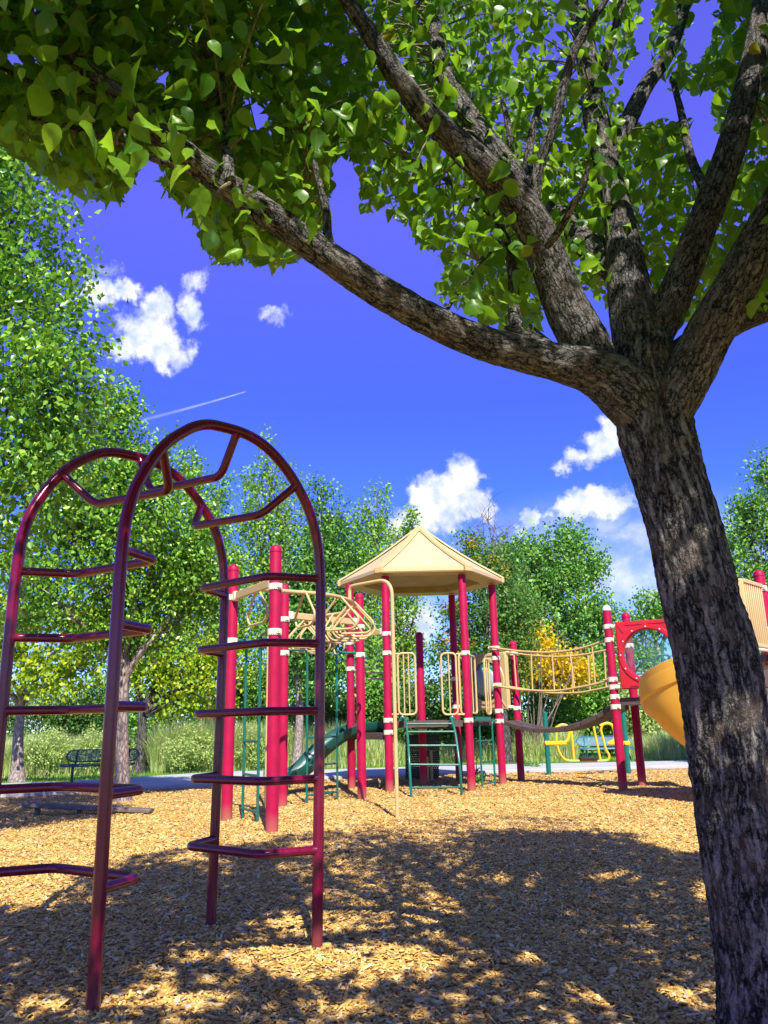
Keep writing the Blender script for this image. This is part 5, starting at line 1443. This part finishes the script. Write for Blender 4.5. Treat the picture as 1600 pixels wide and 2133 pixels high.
def fore_tree():
    base = gnd(1600, 2340); base[1] = 2.98; base[0] = at(1600, 2340, 2.98)[0]; base[2] = 0
    root = thing('pear_tree', 'thick furrowed pear tree in front, forking low and arching leafy limbs over the whole top', 'tree', base, TG)
    limbs3 = []; trunk_o = None
    for name, seg, pts in LIMBS:
        P = [at(x, y, Y) for x, y, Y, w in pts]; R = [w / 2 * proj(p)[2][0] / F for p, (x, y, Y, w) in zip(P, pts)]
        n = 14 if name == 'trunk' else (10 if seg >= 20 else 6)
        C_ = np.array(smooth([np.append(p, r) for p, r in zip(P, R)], n)); limbs3.append((C_[:, :3], C_[:, 3]))
        # resample evenly
        dl = np.r_[0, np.cumsum(np.linalg.norm(np.diff(C_[:, :3], axis=0), axis=1))]
        step = .008 if name == 'trunk' else (.016 if seg >= 28 else .03)
        tt = np.arange(0, dl[-1], step); C2 = np.column_stack([np.interp(tt, dl, C_[:, k]) for k in range(4)])
        m = MB(); m.tube(C2[:, :3], C2[:, 3].tolist(), seg)
        V = np.array(m.v); co = np.array(m.attr); rad = np.repeat(C2[:, 3], seg); axis = np.repeat(C2[:, :3], seg, axis=0)
        # real relief: long furrows on the trunk, plates on the limbs, swellings and knots
        q = np.column_stack([co[:, 0] * 30, co[:, 1] * 30, co[:, 2] * 5]); q += .6 * fbm(co * 9, 2, 3)[:, None]
        rid = 1 - np.abs(fbm(q, 3, 11)) * 2.2
        amp = (.015 if name == 'trunk' else .005) * np.clip(rad / .1, .15, 1)
        disp = amp * rid + .05 * rad * fbm(co * np.array([12, 12, 4]), 2, 5) + (.0025 if seg > 20 else .001) * vnoise(co * 70, 9)
        d = unit(V - axis); V = V + d * disp[:, None]
        m.v = [tuple(p) for p in V]
        par = root if name == 'trunk' else trunk_o
        o = m.build(name, M['bark'] if name == 'trunk' else M['bark_limb'], par, auto=80)
        if name == 'trunk': trunk_o = o
    # knots and dead stubs on the long limb
    for a, b, w in (((788, 590, 2.53), (787, 570, 2.53), 9), ((1322, 545, 3.02), (1334, 520, 3.0), 16), ((1078, 690, 2.9), (1052, 682, 2.88), 16)):
        p, q = at(*a), at(*b); k = proj(p)[2][0] / F; MB().tube([p, (p + q) / 2, q], [w * k * .7, w * k * .5, w * k * .28], 8).build('dead_stub', M['bark_limb'], trunk_o)

    # ---- leaf positions. 1: what the photograph shows, in depth
    rg = np.random.default_rng(21)
    n = 11500; px = rg.uniform(-90, W + 90, n); py = rg.uniform(-90, 700, n)
    lo = np.interp(px, [-100, 0, 300, 600, 900, 1250, 1600], [1.75, 1.8, 2.0, 2.3, 2.65, 2.98, 2.98]); hi = np.interp(px, [-100, 300, 700, 1000, 1600], [2.6, 3.1, 4.0, 4.6, 5.2])
    Yd = lo + (hi - lo) * rg.uniform(0, 1, n) ** .85
    Yd = np.where(rg.uniform(0, 1, n) < .07, Yd - .4, Yd)
    P1 = np.array([at(x, y, Y) for x, y, Y in zip(px, py, Yd)])
    # leave the lower fringe of each part to the limb that carries it
    dens = vnoise(P1 * 2.3, 31) + .5 * vnoise(P1 * 5, 32)
    keep = inpoly(px, py, CANOPY) & (dens > np.interp(px, [0, 700, 1000, 1600], [-.58, -.48, -.30, -.30])) & (P1[:, 2] > 1.9)
    # the open, sunlit middle right has fewer near leaves
    P1 = P1[keep]
    # 2: the rest of the crown, above, behind and beside the view; leaves placed where their shade is wanted on the ground
    n = 100000; gx = rg.uniform(-5.5, 6.5, n); gy_ = rg.uniform(-1.5, 9.7, n); h = rg.uniform(2.5, 6.8, n)
    S_ = np.column_stack([gx, gy_, gx * 0]) + SUN[None] * (h / SUN[2])[:, None]
    cxy = np.array([1.0, 2.6, 4.3]); e = ((S_ - cxy) / np.array([3.9, 3.5, 2.7])); inside = (e ** 2).sum(1) < 1 + .25 * fbm(S_ * .9, 2, 8)
    qx, qy, qd = proj(np.column_stack([gx, gy_, gx * 0]))
    lit = np.zeros(n, bool)
    for cx, cy, rx, ry in SUNNY: lit |= (((qx - cx) / rx) ** 2 + ((qy - cy) / ry) ** 2 < 1) & (qd > 0)
    far_edge = np.interp(qx, EDGE[0], EDGE[1])
    shade = (qd < .1) | ((qy > far_edge) & ~lit) | (qy > 2200)
    dap = fbm(np.column_stack([gx, gy_, gx * 0]) * np.array([2.6, 1.6, 1]) + 5, 3, 15)
    shade &= dap > np.interp(qx, [0, 300, 650, 800, 1600], [-.12, -.10, -.2, -.8, -.8])
    keep = inside & shade & canopy_ok(S_)
    P2 = S_[keep]
    sel = rg.permutation(len(P2))[:22000]; P2 = P2[sel]
    # 3: leaves added between the sun and the leaves in view, to darken the underside
    n = 15000; src = P1[rg.integers(0, len(P1), n)]; qx, qy, qd = proj(src); t = rg.uniform(.45, 3.4, n)
    P3 = src + SUN[None] * t[:, None] + rg.normal(0, .12, (n, 3))
    gl = P3 - SUN[None] * (P3[:, 2] / SUN[2])[:, None]; ax_, ay_, ad = proj(gl)
    l3 = np.zeros(n, bool)
    for cx, cy, rx, ry in SUNNY: l3 |= (((ax_ - cx) / rx) ** 2 + ((ay_ - cy) / ry) ** 2 < 1) & (ad > 0)
    fe = np.interp(ax_, EDGE[0], EDGE[1])
    bright = (np.abs((qx - 1050) / 240) ** 2 + np.abs((qy - 130) / 260) ** 2 < 1) & (rg.uniform(0, 1, n) < .8)
    ok3 = canopy_ok(P3) & (P3[:, 2] < 7) & ~bright & ~l3 & ((ay_ > fe - 10) | (ad < .1))
    P3 = P3[ok3][:4200]
    # leaves added sunward of the trunk and the arch climber to shade them
    n = 9000; k = rg.uniform(0, 1, n); trunkp = np.array([np.interp(k, np.linspace(0, 1, len(limbs3[0][0])), limbs3[0][0][:, j]) for j in range(3)]).T
    a0 = gnd(192, 2120) + (gnd(660, 1985) - gnd(192, 2120)) * rg.uniform(-.05, 1.05, n)[:, None] + np.array([-.62, .52, 0]) * rg.uniform(0, 1, n)[:, None]; a0[:, 2] = rg.uniform(.2, 2.85, n)
    src = np.where((rg.uniform(0, 1, n) < .4)[:, None], trunkp + rg.normal(0, .10, (n, 3)), a0); t = rg.uniform(.6, 4.2, n); P4 = src + SUN[None] * t[:, None]
    gap = fbm(np.column_stack([src[:, 0] * 3, src[:, 1] * 1.5, src[:, 2] * 3]) + 9, 2, 23) < .22
    tx, ty, _ = proj(src); patch = (np.abs((tx - 1425) / 60) ** 2 + np.abs((ty - 1090) / 75) ** 2 < 1)
    P4 = P4[canopy_ok(P4) & (P4[:, 2] < 6.8) & (P4[:, 2] > 2.3) & gap & ~patch][:3200]
    P2 = np.concatenate([P2, P3, P4])
    bad = np.zeros(len(P2), bool)
    for t in np.arange(.25, 4.2, .25):
        q = P2 - SUN[None] * t; bx_, by_, bd = proj(q); bad |= (((bx_ - 1080) / 320) ** 2 + ((by_ - 160) / 280) ** 2 < 1) & (q[:, 1] > 2.3) & (q[:, 1] < 4.3)
        bad |= (((bx_ - 1425) / 55) ** 2 + ((by_ - 1090) / 70) ** 2 < 1) & (np.abs(q[:, 1] - 2.95) < .25)
    bad &= rg.uniform(0, 1, len(P2)) < .9
    P2 = P2[~bad]
    vx, vy, vd = proj(P2); seen = (vd > 0) & (vx > -40) & (vx < W + 40) & (vy > -40) & (vy < H)
    P2 = P2[~seen | (P2[:, 1] > np.interp(vx, [-100, 0, 300, 600, 900, 1250, 1600], [1.6, 1.7, 2.0, 2.35, 2.7, 3.05, 3.05]))]
    gx_, gy2, gd = proj(P2 - SUN[None] * (P2[:, 2] / SUN[2])[:, None]); l4 = np.zeros(len(P2), bool)
    for cx, cy, rx, ry in SUNNY: l4 |= (((gx_ - cx) / rx) ** 2 + ((gy2 - cy) / ry) ** 2 < 1) & (gd > 0)
    P2 = P2[~l4]
    print('fore leaves clusters', len(P1), len(P2))
    # nearest limb point: short twigs tie each cluster to the wood
    LP = np.concatenate([l[0][::2] for l in limbs3[1:]])
    def nearest(P):
        out = np.zeros_like(P); dd = np.zeros(len(P))
        for i in range(0, len(P), 400):
            D2 = ((P[i:i + 400, None, :] - LP[None]) ** 2).sum(2); j = D2.argmin(1); out[i:i + 400] = LP[j]; dd[i:i + 400] = np.sqrt(D2[np.arange(len(j)), j])
        return out, dd
    tw = MB(); rl = random.Random(5)
    sub = rg.permutation(len(P1))[:900]; nb, dd = nearest(P1[sub])
    for p, b, d_ in zip(P1[sub], nb, dd):
        if d_ < 1.1:
            mid = (p + b) / 2 + np.array([0, 0, .12 * d_]); q = smooth([b, mid, p], 4)
            if canopy_ok(np.array(q)[2:]).all(): tw.tube(q, list(np.linspace(.0055, .0018, len(q))), 5)
    tw.build('twigs', M['twig'], trunk_o)['kind'] = 'stuff'
    # leaves: each position grows a tuft of hanging blades
    def tuft(P, k, spread, jit):
        ci = np.repeat(np.arange(len(P)), k); Q = P[ci] + rg.normal(0, spread, (len(ci), 3))
        Y = unit(rg.normal(0, .62, (len(ci), 3)) + [0, 0, -.75]); return Q, Y
    Q1, Y1 = tuft(P1, 2, .05, .5); ok = canopy_ok(Q1 + Y1 * .05) & canopy_ok(Q1); Q1, Y1 = Q1[ok], Y1[ok]
    Q2, Y2 = tuft(P2, 2, .06, .5); ok = canopy_ok(Q2 + Y2 * .05) & canopy_ok(Q2); Q2, Y2 = Q2[ok], Y2[ok]
    Q, Yv = np.concatenate([Q1, Q2]), np.concatenate([Y1, Y2])
    # keep the air round the camera free
    dq = np.linalg.norm(Q - np.array([0, 0, CZ]), axis=1); fx, fy, fd = proj(Q); ok = (dq > 2.0) | ((fd < .1) & (dq > 1.3)); n1 = ok[:len(Q1)].sum(); Q, Yv = Q[ok], Yv[ok]
    # leaves cut away so that the sun reaches one patch of the trunk
    pc = at(1422, 1085, 2.87); w_ = Q - pc; al = w_ @ SUN; pp = w_ - al[:, None] * SUN
    u1 = unit(np.cross(SUN, [0, 0, 1.])); u2 = np.cross(u1, SUN)
    ok = ~((al > .1) & (((pp @ u1) / .12) ** 2 + ((pp @ u2) / .15) ** 2 < 1) & (rg.uniform(0, 1, len(Q)) < .95)); n1 = ok[:n1].sum(); Q, Yv = Q[ok], Yv[ok]
    size = np.clip(rg.normal(.060, .013, len(Q)), .026, .088)
    vx, vy, vd = proj(Q); seen = (vd > 0) & (vx > -80) & (vx < W + 80) & (vy > -80) & (vy < H)
    size = np.where(seen, size, size * 1.5)
    Vl = place_leaves(Q, Yv, size, LEAFB, 1.0, .10, rg, True)
    cr_ = np_mesh('crown', Vl - base, len(LEAFBF), len(Q), LEAFBF, M['leaf_fore'], root)
    at_ = cr_.data.attributes.new('surf', 'FLOAT_VECTOR', 'POINT'); at_.data.foreach_set('vector', np.tile(LEAFB, (len(Q), 1)).astype(np.float32).ravel())


EDGE = ([-200, 0, 150, 250, 400, 560, 680, 760, 830, 900, 1000, 1150, 1300, 1340, 1420, 1500, 1700], [2000, 1900, 1860, 1800, 1772, 1762, 1736, 1752, 1745, 1758, 1744, 1746, 1742, 1768, 1790, 1790, 1790])
SUNNY = [(700, 2010, 260, 42), (600, 1930, 130, 30), (1330, 2085, 200, 34), (1490, 1870, 60, 30), (430, 1985, 120, 26), (300, 1890, 120, 26), (120, 1880, 120, 28), (620, 1822, 70, 22), (1270, 1832, 60, 14), (1050, 1838, 70, 14), (450, 1830, 60, 40), (1110, 2000, 60, 12), (350, 2090, 160, 26), (700, 2100, 120, 22), (90, 2100, 120, 16), (930, 1925, 60, 14), (1330, 1935, 70, 14)]
fore_tree()
